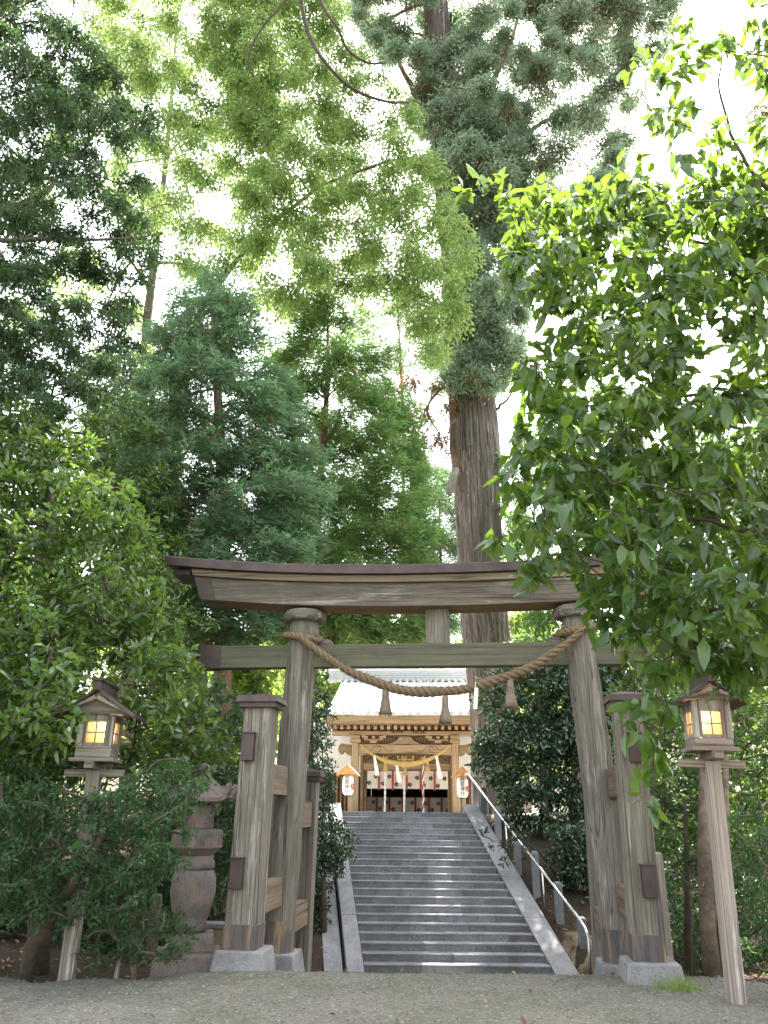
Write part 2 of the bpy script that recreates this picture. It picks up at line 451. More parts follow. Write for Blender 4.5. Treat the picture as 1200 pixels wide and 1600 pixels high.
# ------------------------------------------------------------------ ground
def sst(a, b, x):
    t = np.clip((x - a) / (b - a), 0, 1); return t * t * (3 - 2 * t)

def stair_cx(y): return np.where(y > 15, 1.31 - (y - 15) * .13, 0.85 + .46 * sst(9, 15, y))

def terrain(x, y):
    path = np.where(y > 9.2, -.178 * (y - 9.2), 0.0)
    path = np.maximum(path, -1.03)
    path = np.where(y > 15, -1.35 + .4217 * (y - 15), path)
    path = np.where(y > 20.9, 1.50, path)
    d = np.abs(x - stair_cx(y))
    hill = np.interp(y, [9, 11, 15, 21, 400], [-.12, -.32, -.98, 1.46, 1.5]) + np.maximum(0, y - 48) * .16
    hill = hill + sst(2.9, 6.5, d) * np.interp(y, [9, 12, 16, 22], [0, .35, .9, .2])
    half = np.where(y > 15, 1.72, np.where(y > 9.0, 2.75 - .9 * sst(11.5, 15, y), 2.9))
    w = sst(half, half + .55, d)
    w = np.where(y > 20.9, sst(3.4, 5.0, d), w)
    z = path * (1 - w) + hill * w
    edge = np.where(x > 2.6, 8.75 - .75 * sst(3.0, 3.6, x), 8.8) - .0
    plaza = 1 - sst(edge - .05, edge + .22, y + .08 * np.sin(x * 3.1) + .05 * np.sin(x * 9.3))
    z = z * (1 - plaza)
    soil = w * (1 - plaza)
    soil = np.where(y > 20.9, -1.0 + 1.5 * sst(4.5, 7, d) , soil)
    z = z + (.05 * np.sin(x * 1.7 + y) * np.sin(y * 1.3 - x * .6) + .03 * np.sin(x * 4.1) * np.sin(y * 3.7)) * w
    z = z + .006 * np.sin(x * 2.3 + 1) * np.sin(y * 1.9)
    return z, soil

def build_ground():
    xs = np.unique(np.round(np.concatenate([np.linspace(-90, -8, 42), np.arange(-8, 9, .14), np.linspace(9, 90, 42)]), 4))
    ys = np.unique(np.round(np.concatenate([np.linspace(-30, 3, 20), np.arange(3, 23.5, .14), np.linspace(23.5, 200, 60)]), 4))
    X, Y = np.meshgrid(xs, ys); Z, S = terrain(X, Y)
    near = (Y < 12) & (np.abs(X) < 7)
    Z = Z + np.where(near, rng.normal(0, .004, Z.shape), 0)
    nx, ny = len(xs), len(ys)
    v = np.stack([X, Y, Z], -1).reshape(-1, 3)
    i = (np.arange(ny - 1)[:, None] * nx + np.arange(nx - 1)[None, :]).ravel()
    f = np.stack([i, i + 1, i + nx + 1, i + nx], 1)
    me = npmesh('ground', v, f.ravel(), np.full(len(f), 4))
    at = me.attributes.new('soil', 'FLOAT', 'POINT'); at.data.foreach_set('value', S.ravel().astype(np.float32))
    t = NT('gravel_path_and_forest_soil'); vo = t.coord()
    g1 = t.ramp(t.noise(vo, 70, 3, .75), [(.3, (.085, .08, .068)), (.5, (.16, .15, .128)), (.7, (.29, .275, .24))])
    g2 = t.noise(vo, 1.1, 5, .65)
    gravel = t.mix(t.ramp(g2, [(.38, (0, 0, 0)), (.62, (.75, .75, .75))]), g1, (.115, .118, .086))
    gravel = t.mix(t.ramp(t.noise(vo, 17, 5, .8), [(.35, (.55, .55, .55)), (.5, (0, 0, 0)), (.62, (0, 0, 0))]), gravel, (.06, .056, .046))
    gravel = t.mix(t.ramp(t.noise(vo, 24, 4, .8), [(.52, (0, 0, 0)), (.66, (.7, .7, .7))]), gravel, (.34, .325, .285))
    gravel = t.mix(t.ramp(t.noise(vo, 5, 6, .75), [(.5, (0, 0, 0)), (.7, (.6, .6, .6))]), gravel, (.075, .062, .045))
    s1 = t.ramp(t.noise(vo, 22, 6, .75), [(.3, (.02, .016, .011)), (.55, (.05, .037, .025)), (.72, (.11, .078, .05))])
    a = t.n('ShaderNodeAttribute'); a.attribute_name = 'soil'
    nb = t.noise(vo, 3.5, 4, .7)
    ma = t.n('ShaderNodeMath', operation='ADD'); t.l(a.outputs['Fac'], ma.inputs[0])
    ms = t.n('ShaderNodeMath', operation='MULTIPLY_ADD'); t.l(nb, ms.inputs[0]); ms.inputs[1].default_value = .5; ms.inputs[2].default_value = -.25
    t.l(ms.outputs[0], ma.inputs[1])
    pale = t.ramp(t.noise(vo, 40, 4, .7), [(.3, (.42, .39, .34)), (.7, (.58, .55, .49))])
    mneg = t.n('ShaderNodeMath', operation='MULTIPLY'); t.l(a.outputs['Fac'], mneg.inputs[0]); mneg.inputs[1].default_value = -1; mneg.use_clamp = True
    t.col(t.mix(mneg.outputs[0], t.mix(t.ramp(ma.outputs[0], [(.35, (0, 0, 0)), (.6, (1, 1, 1))]), gravel, s1), pale)); t.pr(.95, 0, .15)
    t.bump(t.noise(vo, 60, 4, .8), .9, .02)
    o = link('ground', me, t.m, smooth=True); tag(o, kind='structure')
    # loose gravel on the near path
    N = 9000
    x = rng.uniform(-6, 6, N); y = 3.5 + 6.5 * rng.random(N) ** .7
    z, s = terrain(x, y); k = s < .4; x, y, z = x[k], y[k], z[k]; N = len(x)
    r = rng.uniform(.004, .013, N)
    oc = np.array([(1, 0, 0), (0, 1, 0), (-1, 0, 0), (0, -1, 0), (0, 0, .8), (0, 0, -.6)])
    V = np.stack([x, y, z + .003], 1)[:, None, :] + oc[None] * r[:, None, None] * rng.uniform(.6, 1.3, (N, 6, 1))
    ff = np.array([0, 1, 4, 1, 2, 4, 2, 3, 4, 3, 0, 4, 1, 0, 5, 2, 1, 5, 3, 2, 5, 0, 3, 5])
    me = npmesh('loose_gravel', V.reshape(-1, 3), (np.tile(ff, (N, 1)) + (np.arange(N) * 6)[:, None]).ravel(), np.full(8 * N, 3))
    t = NT('pebbles'); g = t.n('ShaderNodeNewGeometry')
    t.col(t.ramp(g.outputs['Random Per Island'], [(0, (.10, .095, .08)), (.6, (.2, .19, .165)), (1, (.34, .325, .29))])); t.pr(.9, 0, .25)
    tag(link('loose_gravel', me, t.m), 'loose grey gravel strewn over the near path', 'gravel', kind='stuff')
    # fallen leaves on the banks
    N = 5000
    x = rng.uniform(-6, 8, N); y = rng.uniform(5, 21, N)
    z, s = terrain(x, y); k = (s > .6) | ((s > -.5) & (rng.random(N) < .05)); x, y, z = x[k], y[k], z[k]; N = len(x)
    pos = np.stack([x, y, z + .015], 1); d = rng.normal(0, 1, (N, 3)) * np.array((1, 1, .25))
    me = leaf_mesh('fallen_leaves', pos, d, rng.normal(0, .35, (N, 3)) + np.array((0, 0, 1)), rng.uniform(.05, .1, N), rng.uniform(.025, .05, N), 'fold')
    t = NT('dry_leaves'); g = t.n('ShaderNodeNewGeometry')
    t.col(t.ramp(g.outputs['Random Per Island'], [(0, (.08, .045, .025)), (.5, (.2, .11, .05)), (1, (.34, .24, .13))])); t.pr(.8, 0, .3)
    tag(link('fallen_leaves', me, t.m), 'brown fallen leaves littering the banks beside the steps', 'leaves', kind='stuff')
build_ground()
def gz(x, y): return float(terrain(np.array(float(x)), np.array(float(y)))[0])

# ------------------------------------------------------------------ torii gate
TO = np.array((.76, 10.65, 0.0)); TPSI = rad(6.5)
ex = np.array((math.cos(TPSI), -math.sin(TPSI), 0)); ey = np.array((math.sin(TPSI), math.cos(TPSI), 0))
def TL(x, y, z): return TO + ex * x + ey * y + np.array((0, 0, z))
def to_local(p): q = np.array(p) - TO; return np.array((q @ ex, q @ ey, q[2]))
torii = empty('torii_gate', TO, 'grey weathered wooden torii gate with curved top beam, spanning the path before the stone steps', 'torii gate', -TPSI)

def sweep_x(half, sec, k, n=28, slant=0, zc=0):
    mb = MB(); m = len(sec); vs = []
    for i in range(n + 1):
        X = half * (2 * i / n - 1)
        for (y, z) in sec:
            x = X * (1 + slant * (z - zc) / half)
            vs.append((x, y, z + k * abs(X) ** 2.2))
    fs = [tuple(range(m)), tuple(n * m + j for j in range(m))[::-1]]
    for i in range(n):
        for j in range(m):
            fs.append((i * m + j, (i + 1) * m + j, (i + 1) * m + (j + 1) % m, i * m + (j + 1) % m))
    mb.add(vs, fs); return mb
KB = .0105
sweep_x(3.9, [(-.37, 4.615), (-.37, 4.745), (0, 4.86), (.37, 4.745), (.37, 4.615)], KB, slant=.28, zc=4.74).build('top_beam_cover', M['copper'], torii, .006)
sweep_x(3.5, [(-.30, 4.515), (-.30, 4.612), (.30, 4.612), (.30, 4.515)], KB, slant=.28, zc=4.6).build('top_beam', M['strip'], torii, .006)
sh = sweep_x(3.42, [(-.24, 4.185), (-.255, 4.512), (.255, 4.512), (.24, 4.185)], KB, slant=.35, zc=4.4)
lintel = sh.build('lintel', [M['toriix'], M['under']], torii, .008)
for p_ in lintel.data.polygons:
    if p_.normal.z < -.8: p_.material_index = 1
for s in (-1, 1):   # sheet metal boxes over the ends of the beams
    mb = sweep_x(3.424, [(-.245, 4.18), (-.26, 4.5145), (.26, 4.5145), (.245, 4.18)], KB, slant=.35, zc=4.4)
    keep = [i for i, v in enumerate(mb.v) if v[0] * s > 3.0]
    idx = {k: j for j, k in enumerate(keep)}
    mb.f = [tuple(idx[i] for i in f) for f in mb.f if all(i in idx for i in f)]; mb.v = [mb.v[i] for i in keep]; mb.mi = [0] * len(mb.f)
    mb.build('end_cover', M['copper'], torii)
    mb = MB(); mb.box((s * 3.18, 0, 3.545), (.31, .205, .325)); mb.build('end_cover', M['copper'], torii, .006)
# stub beam ends under the cover beyond the lintel
for s in (-1, 1):
    mb = MB(); mb.box((s * 3.66, 0, 4.565 + KB * 3.66 ** 2.2), (.26, .5, .09)); mb.build('beam_end', M['copper'], torii, .006)
mb = MB(); mb.box((0, 0, 3.545), (6.62, .18, .31)); tie = mb.build('tie_beam', M['tie'], torii, .012)
mb = MB(); mb.box((0.0, 0, 3.945), (.33, .13, .49)); mb.build('strut', M['torii'], torii, .01)
for s in (-1, 1):
    mb = MB(); mb.box((s * 1.9 - s * .34, .0, 3.735), (.2, .16, .07), taper=.8); mb.build('wedge', M['toriix'], torii, .006)
for s in (-1, 1):
    mb = MB(); n = 20
    pts = [(-(2.06 - .19 * i / n) if s < 0 else 2.115 - .235 * i / n, 0, -.08 + 4.14 * i / n) for i in range(n + 1)]
    mb.tube(pts, [.222 - .024 * i / n + .004 * math.sin(i * 1.7 + s) for i in range(n + 1)], 28)
    p = mb.build('pillar', M['torii'], torii, smooth=True)
    mb = MB(); mb.lathe([(.195, 0), (.275, .015), (.30, .05), (.30, .11), (.27, .16), (.21, .162)], (s * 1.87, 0, 4.02), 28); mb.build('pillar_ring', M['toriix'], torii, smooth=True)
    mb = MB(); mb.lathe([(.229, 0), (.229, .36)], (-2.055 if s < 0 else 2.105, 0, -.07), 28, cap=False); c = mb.build('collar', M['collar'], p, smooth=True); c.matrix_parent_inverse = Matrix()
    mb = MB(); mb.box((-2.06 if s < 0 else 2.115, 0, -.2), (.66, .66, .28), taper=.86); mb.build('plinth', M['granite'], torii, .015)
    for (yy, zb, zt, w0, fr) in ((-1.4, .16, 2.68, .36 if s < 0 else .315, True), (1.6, -.62, 1.98, .30, False)):
        mb = MB(); lean = rad(.9)
        x = s * 2.08 + ((.02 if s < 0 else .07) if fr else (.02 if s < 0 else .06))
        mb.box((x, yy, (zb + zt) / 2), (w0, w0 * .95, zt - zb), Matrix.Rotation(lean, 3, 'Y'), taper=.93)
        o = mb.build('post', M['torii'], torii, .012)
        xt = x + math.sin(lean) * (zt - zb) / 2
        mb = MB(); mb.box((xt, yy, zt + .02), (w0 * 1.22, w0 * 1.2, .06)); mb.box((xt, yy, zt + .085), (w0 * 1.42, w0 * 1.4, .075), taper=.93); mb.box((xt, yy, zt + .145), (w0 * 1.3, w0 * 1.3, .05), taper=.15)
        mb.build('post_cap', M['copper'], torii, .005)
        if fr:
            mb = MB(); mb.box((x - .017, yy, zb + .13), (w0 + .012, w0 * .95 + .012, .25), Matrix.Rotation(lean, 3, 'Y')); mb.build('collar', M['collar'], o, .004)
            mb = MB(); mb.box((x, yy, .035), (.60, .58, .28), taper=.86); mb.build('plinth', M['granite'], torii, .018)
            for zc, dx in ((2.225, s * .045 - .005), (.91, s * .06 - .02)):
                mb = MB(); mb.box((x + dx, yy - w0 * .47 - .04, zc), (.135, .09, .30)); mb.box((x + dx, yy - w0 * .47 - .045, zc + .155), (.15, .11, .02)); mb.build('tenon_cover', M['copper'], torii, .006)
        else:
            mb = MB(); mb.box((x, yy, -.68), (.5, .5, .2), taper=.9); mb.build('plinth', M['granite'], torii, .015)
        off = 0 if fr else -.4
        for z0, z1 in ((1.73, 2.08), (.46, .78)):
            y0, y1 = (yy, -.12) if fr else (.12, yy)
            mb = MB(); mb.box((s * 2.03 if s < 0 else (2.135 if fr else 2.06), (y0 + y1) / 2, (z0 + z1) / 2 + off), (.15 if s < 0 else .11, abs(y1 - y0), z1 - z0)); mb.build('brace', M['toriiy'], torii, .008)
q = to_local(P(947, 1442, 11.6)); mb = MB(); mb.box((q[0], q[1], q[2]), (.07, .02, .34)); mb.box((q[0], q[1] - .012, q[2] + .2), (.03, .006, .06)); mb.build('name_plate', M['paper'], torii, .004)
# ------------------------------------------------------------------ rice-straw rope on the gate
RO_ = TL(0, 0, 3.03)
rope = empty('straw_rope', RO_, 'thick twisted straw rope sagging between the two torii pillars', 'straw rope', -TPSI)
def rl(x, y, z): return Vector((x, y, z - 3.03))
A, B = Vector((-1.9, -.27, 3.80)), Vector((1.92, -.27, 3.85))
def rope_c(t):
    p = A.lerp(B, t); sag = .80 * (4 * t * (1 - t)) ** .92
    return Vector((p.x, p.y + .012 * math.sin(14 * t), p.z - sag + .014 * math.sin(11 * t + .6) + .006 * math.sin(29 * t)))
def strands(fun, n, R, r, turns, count=3, ph=0):
    mb = MB()
    for c in range(count):
        pts = []
        for i in range(n + 1):
            t = i / n; p = fun(t); d = (fun(min(1, t + .01)) - fun(max(0, t - .01))).normalized()
            a = d.cross(Vector((0, 1, 0))); a = a.normalized() if a.length > .1 else d.orthogonal().normalized()
            b = d.cross(a); an = 2 * math.pi * (turns * t + c / count) + ph
            w = R(t) if callable(R) else R
            pts.append(p + (a * math.cos(an) + b * math.sin(an)) * w)
        mb.tube(pts, [(r(i / n) if callable(r) else r) for i in range(n + 1)], 7)
    return mb
thick = lambda t: .025 + .011 * math.sin(math.pi * t) + .0022 * math.sin(31 * t) + .0016 * math.sin(57 * t + 1)
mb = strands(lambda t: rope_c(t) - Vector((0, 0, 3.03)), 220, lambda t: thick(t) * .95, lambda t: thick(t) * 1.02, 15)
for s in (-1, 1):   # turns of rope round the pillars
    zc = 3.81 if s < 0 else 3.86
    xc = s * (2.06 - .19 * (zc + .08) / 4.14)
    ring = lambda t, xc=xc, zc=zc, s=s: Vector((xc + .25 * math.cos(2 * math.pi * t), .25 * math.sin(2 * math.pi * t), zc - 3.03 + .05 * math.sin(2 * math.pi * t + s)))
    m2 = strands(ring, 70, .024, .027, 8); mb.add(m2.v, m2.f)
    m2 = strands(lambda t, s=s, xc=xc, zc=zc: Vector((xc - s * .2 - .1 * t * s, -.2 + .3 * t, zc - 3.03 - .05 * t)), 12, .02, .02, 1, 2); mb.add(m2.v, m2.f)
mb.build('rope', M['rope'], rope, smooth=True)
N = 2200; tt = rng.random(N)
pos = np.array([tuple(rope_c(t) - Vector((0, 0, 3.03))) for t in tt]); u = nrm(rng.normal(0, 1, (N, 3)))
link('loose_straw', leaf_mesh('loose_straw', pos + u * .05, u + rng.normal(0, .8, (N, 3)), u[:, [1, 2, 0]], rng.uniform(.03, .15, N), np.full(N, .0045), 'blade'), M['rope'], rope)
def tassel(name, parent, p, h, r, mat, seed):
    """tied neck, flared skirt of single straws"""
    rr = np.random.default_rng(seed); mb = MB()
    prof = [(r * .34, 0), (r * .46, -.03 * h), (r * .5, -.2 * h), (r * .48, -.36 * h), (r * .42, -.39 * h), (r * .48, -.43 * h), (r * .62, -.58 * h), (r * .78, -.78 * h), (r * .92, -.96 * h), (r * .55, -.97 * h)]
    n = 22; vs = []
    for q, z in prof:
        for k in range(n):
            j = 1 + (.1 if k % 2 else -.1) * (1 if z < -.3 * h else .4)
            vs.append((p[0] + q * j * math.cos(2 * math.pi * k / n), p[1] + q * j * math.sin(2 * math.pi * k / n), p[2] + z))
    fs = [(i * n + k, i * n + (k + 1) % n, (i + 1) * n + (k + 1) % n, (i + 1) * n + k) for i in range(len(prof) - 1) for k in range(n)] + [tuple(range(n)), tuple((len(prof) - 1) * n + k for k in range(n))]
    mb.add(vs, fs)
    for k in range(60):
        a = rr.uniform(0, 6.28); w = rr.uniform(.6, 1.05)
        mb.tube([(p[0] + r * .45 * math.cos(a), p[1] + r * .45 * math.sin(a), p[2] - .3 * h), (p[0] + r * .75 * w * math.cos(a), p[1] + r * .75 * w * math.sin(a), p[2] - .7 * h), (p[0] + r * w * math.cos(a), p[1] + r * w * math.sin(a), p[2] - h * rr.uniform(.96, 1.05))], r * .035, 3)
    return mb.build(name, mat, parent, smooth=True)
for px, y0, y1 in ((601, 1072, 1116), (696, 1087, 1131), (797, 1060, 1108)):
    q = to_local(P(px, (y0 + y1) / 2, 10.36)); top = to_local(P(px, y0, 10.36))[2] - 3.03; bot = to_local(P(px, y1, 10.36))[2] - 3.03
    o = tassel('tassel', rope, (q[0], -.27, top), top - bot, .088, M['tassel'], px)
    t = (q[0] + 1.9) / 3.82; zr = rope_c(t).z - 3.03
    mb = MB(); mb.tube([(q[0], -.27, zr), (q[0], -.27, top - .02)], .006, 5); mb.build('cord', M['rope'], o)
q = to_local(P(743, 1076, 10.33)); mb = MB(); t = (q[0] + 1.9) / 3.82; zr = rope_c(t).z - 3.03
mb.box((q[0], -.34, zr - .16), (.05, .004, .27), Matrix.Rotation(.08, 3, 'Y')); mb.tube([(q[0], -.34, zr + .05), (q[0] + .0, -.34, zr - .03)], .006, 5); mb.build('paper_strip', M['paper'], rope)

# ------------------------------------------------------------------ stone steps
ST = np.array((1.31, 15, -1.0))
stairs = empty('stone_steps', ST, 'broad flight of grey stone steps climbing from the torii to the shrine', 'stone steps')
NS = 21; Z0, Z1 = -.97, 1.55; rise = (Z1 - Z0) / NS; run = 6.0 / NS
def edge_l(y): return -.27 - (y - 15) * (.73 / 6)
def edge_r(y): return 2.89 - (y - 15) * (.82 / 6)
for i in range(NS):
    y0 = 15 + i * run; y1 = y0 + run + (.02 if i < NS - 1 else 1.2); zt = Z0 + (i + 1) * rise
    l0, r0 = edge_l(y0), edge_r(y0)
    jit = random.uniform(-.004, .004)
    cuts = [l0] + [l0 + (r0 - l0) * (k + ((i % 2) * .5)) / 3 + random.uniform(-.1, .1) for k in range(1, 3)] + [r0]
    mb = MB()
    for a, b in zip(cuts[:-1], cuts[1:]):
        dz = random.uniform(-.0025, .0025)
        def quad(zz, ya, yb): return [(a + .0015 - ST[0], ya - ST[1], zz - ST[2]), (b - .0015 - ST[0], ya - ST[1], zz - ST[2]), (b - .0015 - ST[0], yb - ST[1], zz - ST[2]), (a + .0015 - ST[0], yb - ST[1], zz - ST[2])]
        mb.add(quad(zt - rise - .03, y0 + .001, y1) + quad(zt - .035 + dz, y0 + .001, y1), [(0, 3, 2, 1), (0, 1, 5, 4), (1, 2, 6, 5), (2, 3, 7, 6), (3, 0, 4, 7)])
        mb.add(quad(zt - .035 + dz, y0 - .004 + jit, y1) + quad(zt + dz, y0 - .004 + jit, y1), [(0, 3, 2, 1), (0, 1, 5, 4), (1, 2, 6, 5), (2, 3, 7, 6), (3, 0, 4, 7), (4, 5, 6, 7)])
    mb.build('step', M['stair'], stairs, .006)
def slab(name, xin, xout, y0, z0, y1, z1, depth, mat, cuts=4):
    mb = MB()
    for c in range(cuts):
        ta, tb = c / cuts + (.0015 if c else 0), (c + 1) / cuts
        ya, yb = y0 + (y1 - y0) * ta, y0 + (y1 - y0) * tb; za, zb = z0 + (z1 - z0) * ta, z0 + (z1 - z0) * tb
        vs = []
        for (yy, zz) in ((ya, za), (yb, zb)):
            for dz in (-depth, 0):
                vs += [(xin(yy) - ST[0], yy - ST[1], zz + dz - ST[2]), (xout(yy) - ST[0], yy - ST[1], zz + dz - ST[2])]
        mb.add(vs, [(0, 1, 3, 2), (4, 6, 7, 5), (0, 2, 6, 4), (1, 5, 7, 3), (2, 3, 7, 6), (0, 4, 5, 1)])
    return mb.build(name, mat, stairs, .012)
sl = (Z1 - Z0) / 6.0
slab('curb', lambda y: edge_r(y) + .004, lambda y: edge_r(y) + .40, 14.75, Z0 + .02, 21.2, Z0 + .12 + sl * 6.2, .75, M['curb'])
slab('curb', lambda y: edge_l(y) - .004, lambda y: edge_l(y) - .29, 14.75, Z0 + .05, 21.2, Z0 + .12 + sl * 6.2, .75, M['curb'])
slab('curb', lambda y: edge_l(y) - .34, lambda y: edge_l(y) - .66, 14.8, Z0 - .03, 21.0, Z0 - .1 + sl * 6.2, .6, M['curb'], 3)

# ------------------------------------------------------------------ handrail and stone posts
hb = P(923, 1528, 15.0); hr = empty('handrail', hb, 'shiny steel pipe handrail down the right side of the stone steps', 'handrail')
pts = [P(728, 1216, 21.6), P(727, 1210, 21.5), P(731, 1209, 21.3)] + [P(733 + (905 - 733) * t, 1211 + (1436 - 1211) * t, 1 / (1 / 21.2 + (1 / 15.3 - 1 / 21.2) * t)) for t in (0, .15, .3, .45, .6, .75, .9, 1)] + [P(914, 1450, 15.1), P(919, 1465, 15.03), P(921, 1490, 15.0), hb]
mb = MB(); mb.tube([p - hb for p in pts], .026, 10); mb.build('rail', M['chrome'], hr, smooth=True)
for t in (.33, .66):
    p = Vector(P(733 + (905 - 733) * t, 1211 + (1436 - 1211) * t, 1 / (1 / 21.2 + (1 / 15.3 - 1 / 21.2) * t)) - hb)
    mb = MB(); mb.tube([p + Vector((0, 0, -.02)), p + Vector((.03, .02, -.9))], .016, 8); mb.build('rail_post', M['chrome'], hr, smooth=True)
first = None
for px, yt, yb, Y, lab in ((744, 1214, 1268, 21.6, 'grey square stone post at the top end of the handrail'), (757, 1232, 1290, 20.6, 'stone post second from the top of the steps, behind the handrail'),
        (779, 1262, 1320, 19.3, 'stone post half hidden by shrubs above the middle of the handrail'), (811, 1318, 1385, 17.9, 'stone post in the gap of dark shrubs beside the middle of the steps'), (840, 1333, 1422, 17.0, 'tall pale stone post standing in dark soil beside the handrail'),
        (877, 1381, 1474, 16.1, 'stone post second from the bottom end of the handrail'), (915, 1436, 1528, 15.25, 'short stone post beside the bottom end of the handrail')):
    Y += .5; a, b = P(px, yt, Y), P(px, yb, Y); h = a[2] - b[2] + .3
    if first is None:
        mb = MB(); mb.box((0, 0, .5), (.15, .15, 1.0)); mb.box((0, 0, 1.015), (.15, .15, .03), taper=.6)
        first = mb.build('stone_post', M['curb'], None, .012); o = first
    else:
        o = first.copy(); COL.objects.link(o)
    o.location = (b[0], Y, b[2] - .3); o.scale = (1, 1, h); o.rotation_euler = (0, 0, random.uniform(-.1, .1))
    tag(o, lab, 'stone post', 'stone posts beside the handrail')
# ------------------------------------------------------------------ wooden lamps
def glow_mats():
    t = NT('lamp_bulb'); e = t.n('ShaderNodeEmission'); e.inputs['Color'].default_value = (1, .8, .5, 1); e.inputs['Strength'].default_value = 2.2
    t.l(e.outputs[0], t.out.inputs['Surface'])
    p = NT('frosted_lamp_pane')
    tr = p.n('ShaderNodeBsdfTransparent'); tr.inputs['Color'].default_value = (1, .92, .78, 1)
    tl = p.n('ShaderNodeBsdfTranslucent'); p.l(p.ramp(p.noise(p.coord(), 45, 3), [(.3, (.60, .47, .28)), (.7, (.82, .70, .48))]), tl.inputs['Color'])
    mx = p.n('ShaderNodeMixShader'); mx.inputs[0].default_value = .62
    p.l(tr.outputs[0], mx.inputs[1]); p.l(tl.outputs[0], mx.inputs[2]); p.l(mx.outputs[0], p.out.inputs['Surface'])
    return t.m, p.m
M['bulb'], M['pane'] = glow_mats()
def wood_lamp(base, label, wz, wx, H, bulb_x, lean, rz, bw=.42, ov=.16):
    """H: heights of tray bottom, window sill, window top, eaves, apex, ridge top"""
    root = empty('lamp_post', base, label, 'lamp post', rz, 'wooden lamp posts beside the gate')
    root.rotation_euler = (0, lean, rz)
    tr, ws, wt, ev, ap, rg = H
    mb = MB(); mb.box((0, 0, (tr - .02) / 2 - .1), (.145, .145, tr + .18), taper=.96); mb.build('post', wz, root, .008)
    mb = MB(); mb.box((0, 0, tr - .045), (.62, .085, .075)); mb.build('arm', wx, root, .006)
    mb = MB(); mb.box((0, 0, tr + .028), (.085, .60, .07)); mb.build('arm', wx, root, .006)
    b = bw / 2
    mb = MB(); mb.box((0, 0, tr + .085), (bw + .07, bw + .07, .04)); mb.box((0, 0, (tr + .105 + ws - .035) / 2), (bw - .01, bw - .01, ws - .035 - tr - .105)); tray = mb.build('tray', wx, root, .006)
    body = MB()
    for sx in (-1, 1):
        for sy in (-1, 1): body.box((sx * (b - .03), sy * (b - .03), (ws + ev) / 2 + .0), (.06, .06, ev - ws + .07))
    for k in range(4):
        R = Matrix.Rotation(k * math.pi / 2, 3, 'Z')
        body.box(R @ Vector((0, -b + .03, (wt + ev) / 2 + .035)), ((bw - .125, .04, ev - wt + .03) if k % 2 == 0 else (.04, bw - .125, ev - wt + .03)))
    body = body.build('lamp_box', wz, root, .004)
    for k in range(4):
        R = Matrix.Rotation(k * math.pi / 2, 3, 'Z'); f = MB(); w = bw - .124; h = wt - ws + .06; zc = (wt + ws) / 2
        def bx(cx, cz, dx, dz, yy=-b + .028, dy=.026): f.box(R @ Vector((cx, yy, cz)), (dx, dy, dz) if k % 2 == 0 else (dy, dx, dz))
        bx(-w / 2 + .016, zc, .032, h); bx(w / 2 - .016, zc, .032, h); bx(0, zc + h / 2 - .016, w - .064, .032); bx(0, zc - h / 2 + .016, w - .064, .032)
        bx(0, zc, .013, h - .064, -b + .024, .014); bx(0, zc - .004, w - .064, .013, -b + .026, .014)
        fr = f.build('window', wz, root)
        g = MB(); g.box(R @ Vector((0, -b + .042, zc)), (w - .05, .003, h - .05) if k % 2 == 0 else (.003, w - .05, h - .05)); g.build('pane', M['pane'], fr)
    mb = MB(); mb.lathe([(.012, -.10), (.02, -.07), (.05, -.03), (.062, 0), (.05, .045), (.02, .062)], (bulb_x, .02, (ws + wt) / 2 - .03), 14); bu = mb.build('bulb', M['bulb'], root, smooth=True)
    li = bpy.data.lights.new('lamp_light', 'POINT'); li.energy = 1.1; li.color = (1, .76, .46); li.shadow_soft_size = .07
    lo = bpy.data.objects.new('lamp_light', li); COL.objects.link(lo); lo.parent = root; lo.location = (bulb_x, -.03, (ws + wt) / 2 + .08)
    # gabled roof, ridge towards the path
    hw = bw / 2 + ov; hl = bw / 2 + .15; th = .035
    for fy in (-1, 1):
        gb = MB(); gb.prism([(-hw + .06, ev + .05), (hw - .06, ev + .05), (0, ap - .05)], fy * (b + .035), fy * (b + .005)); gb.build('gable', wx, root)
        for s in (-1, 1):
            gb = MB(); gb.prism([(s * (hw - .04), ev + .035), (s * (hw - .0), ev + .015), (s * .02, ap - .045), (s * .001, ap - .085)], fy * (hl - .01), fy * (hl - .05)); gb.build('barge_board', wx, root)
    rf = MB()
    for s in (-1, 1):
        n = 5; up = []; lo_ = []
        for i in range(n + 1):
            t = i / n; x = s * hw * 1.05 * t; z = ap - (ap - ev) * (t * 1.12 - .12 * t * t)
            up.append((x, z + th)); lo_.append((x, z))
        rf.prism(up + lo_[::-1], -hl, hl)
    roof = rf.build('roof', M['copper'], root, .003)
    mb = MB(); mb.box((0, 0, (ap + rg) / 2 + .01), (.085, hl * 2 + .06, rg - ap + .02)); mb.box((0, 0, rg + .025), (.12, hl * 2 + .1, .025)); mb.build('ridge', M['copper'], roof, .004)
    return root
bl = P(104, 1531, 8.9); bl[2] = gz(bl[0], 8.9)
wood_lamp(bl, 'grey weathered wooden lamp post with lit window, rising from bushes', M['lampwood'], M['lampwoodx'], (2.07, 2.33, 2.55, 2.58, 2.86, 2.95), .10, 0.0, rad(4), .385, ov=.21)
br = P(1150, 1561, 8.0); br[2] = gz(br[0], 8.0)
wood_lamp(br, 'pale reddish wooden lamp post with lit window under the big hanging leaves', M['lampred'], M['lampredx'], (2.06, 2.28, 2.5, 2.56, 2.76, 2.84), -.07, rad(1.6), rad(-6), .37, .13)

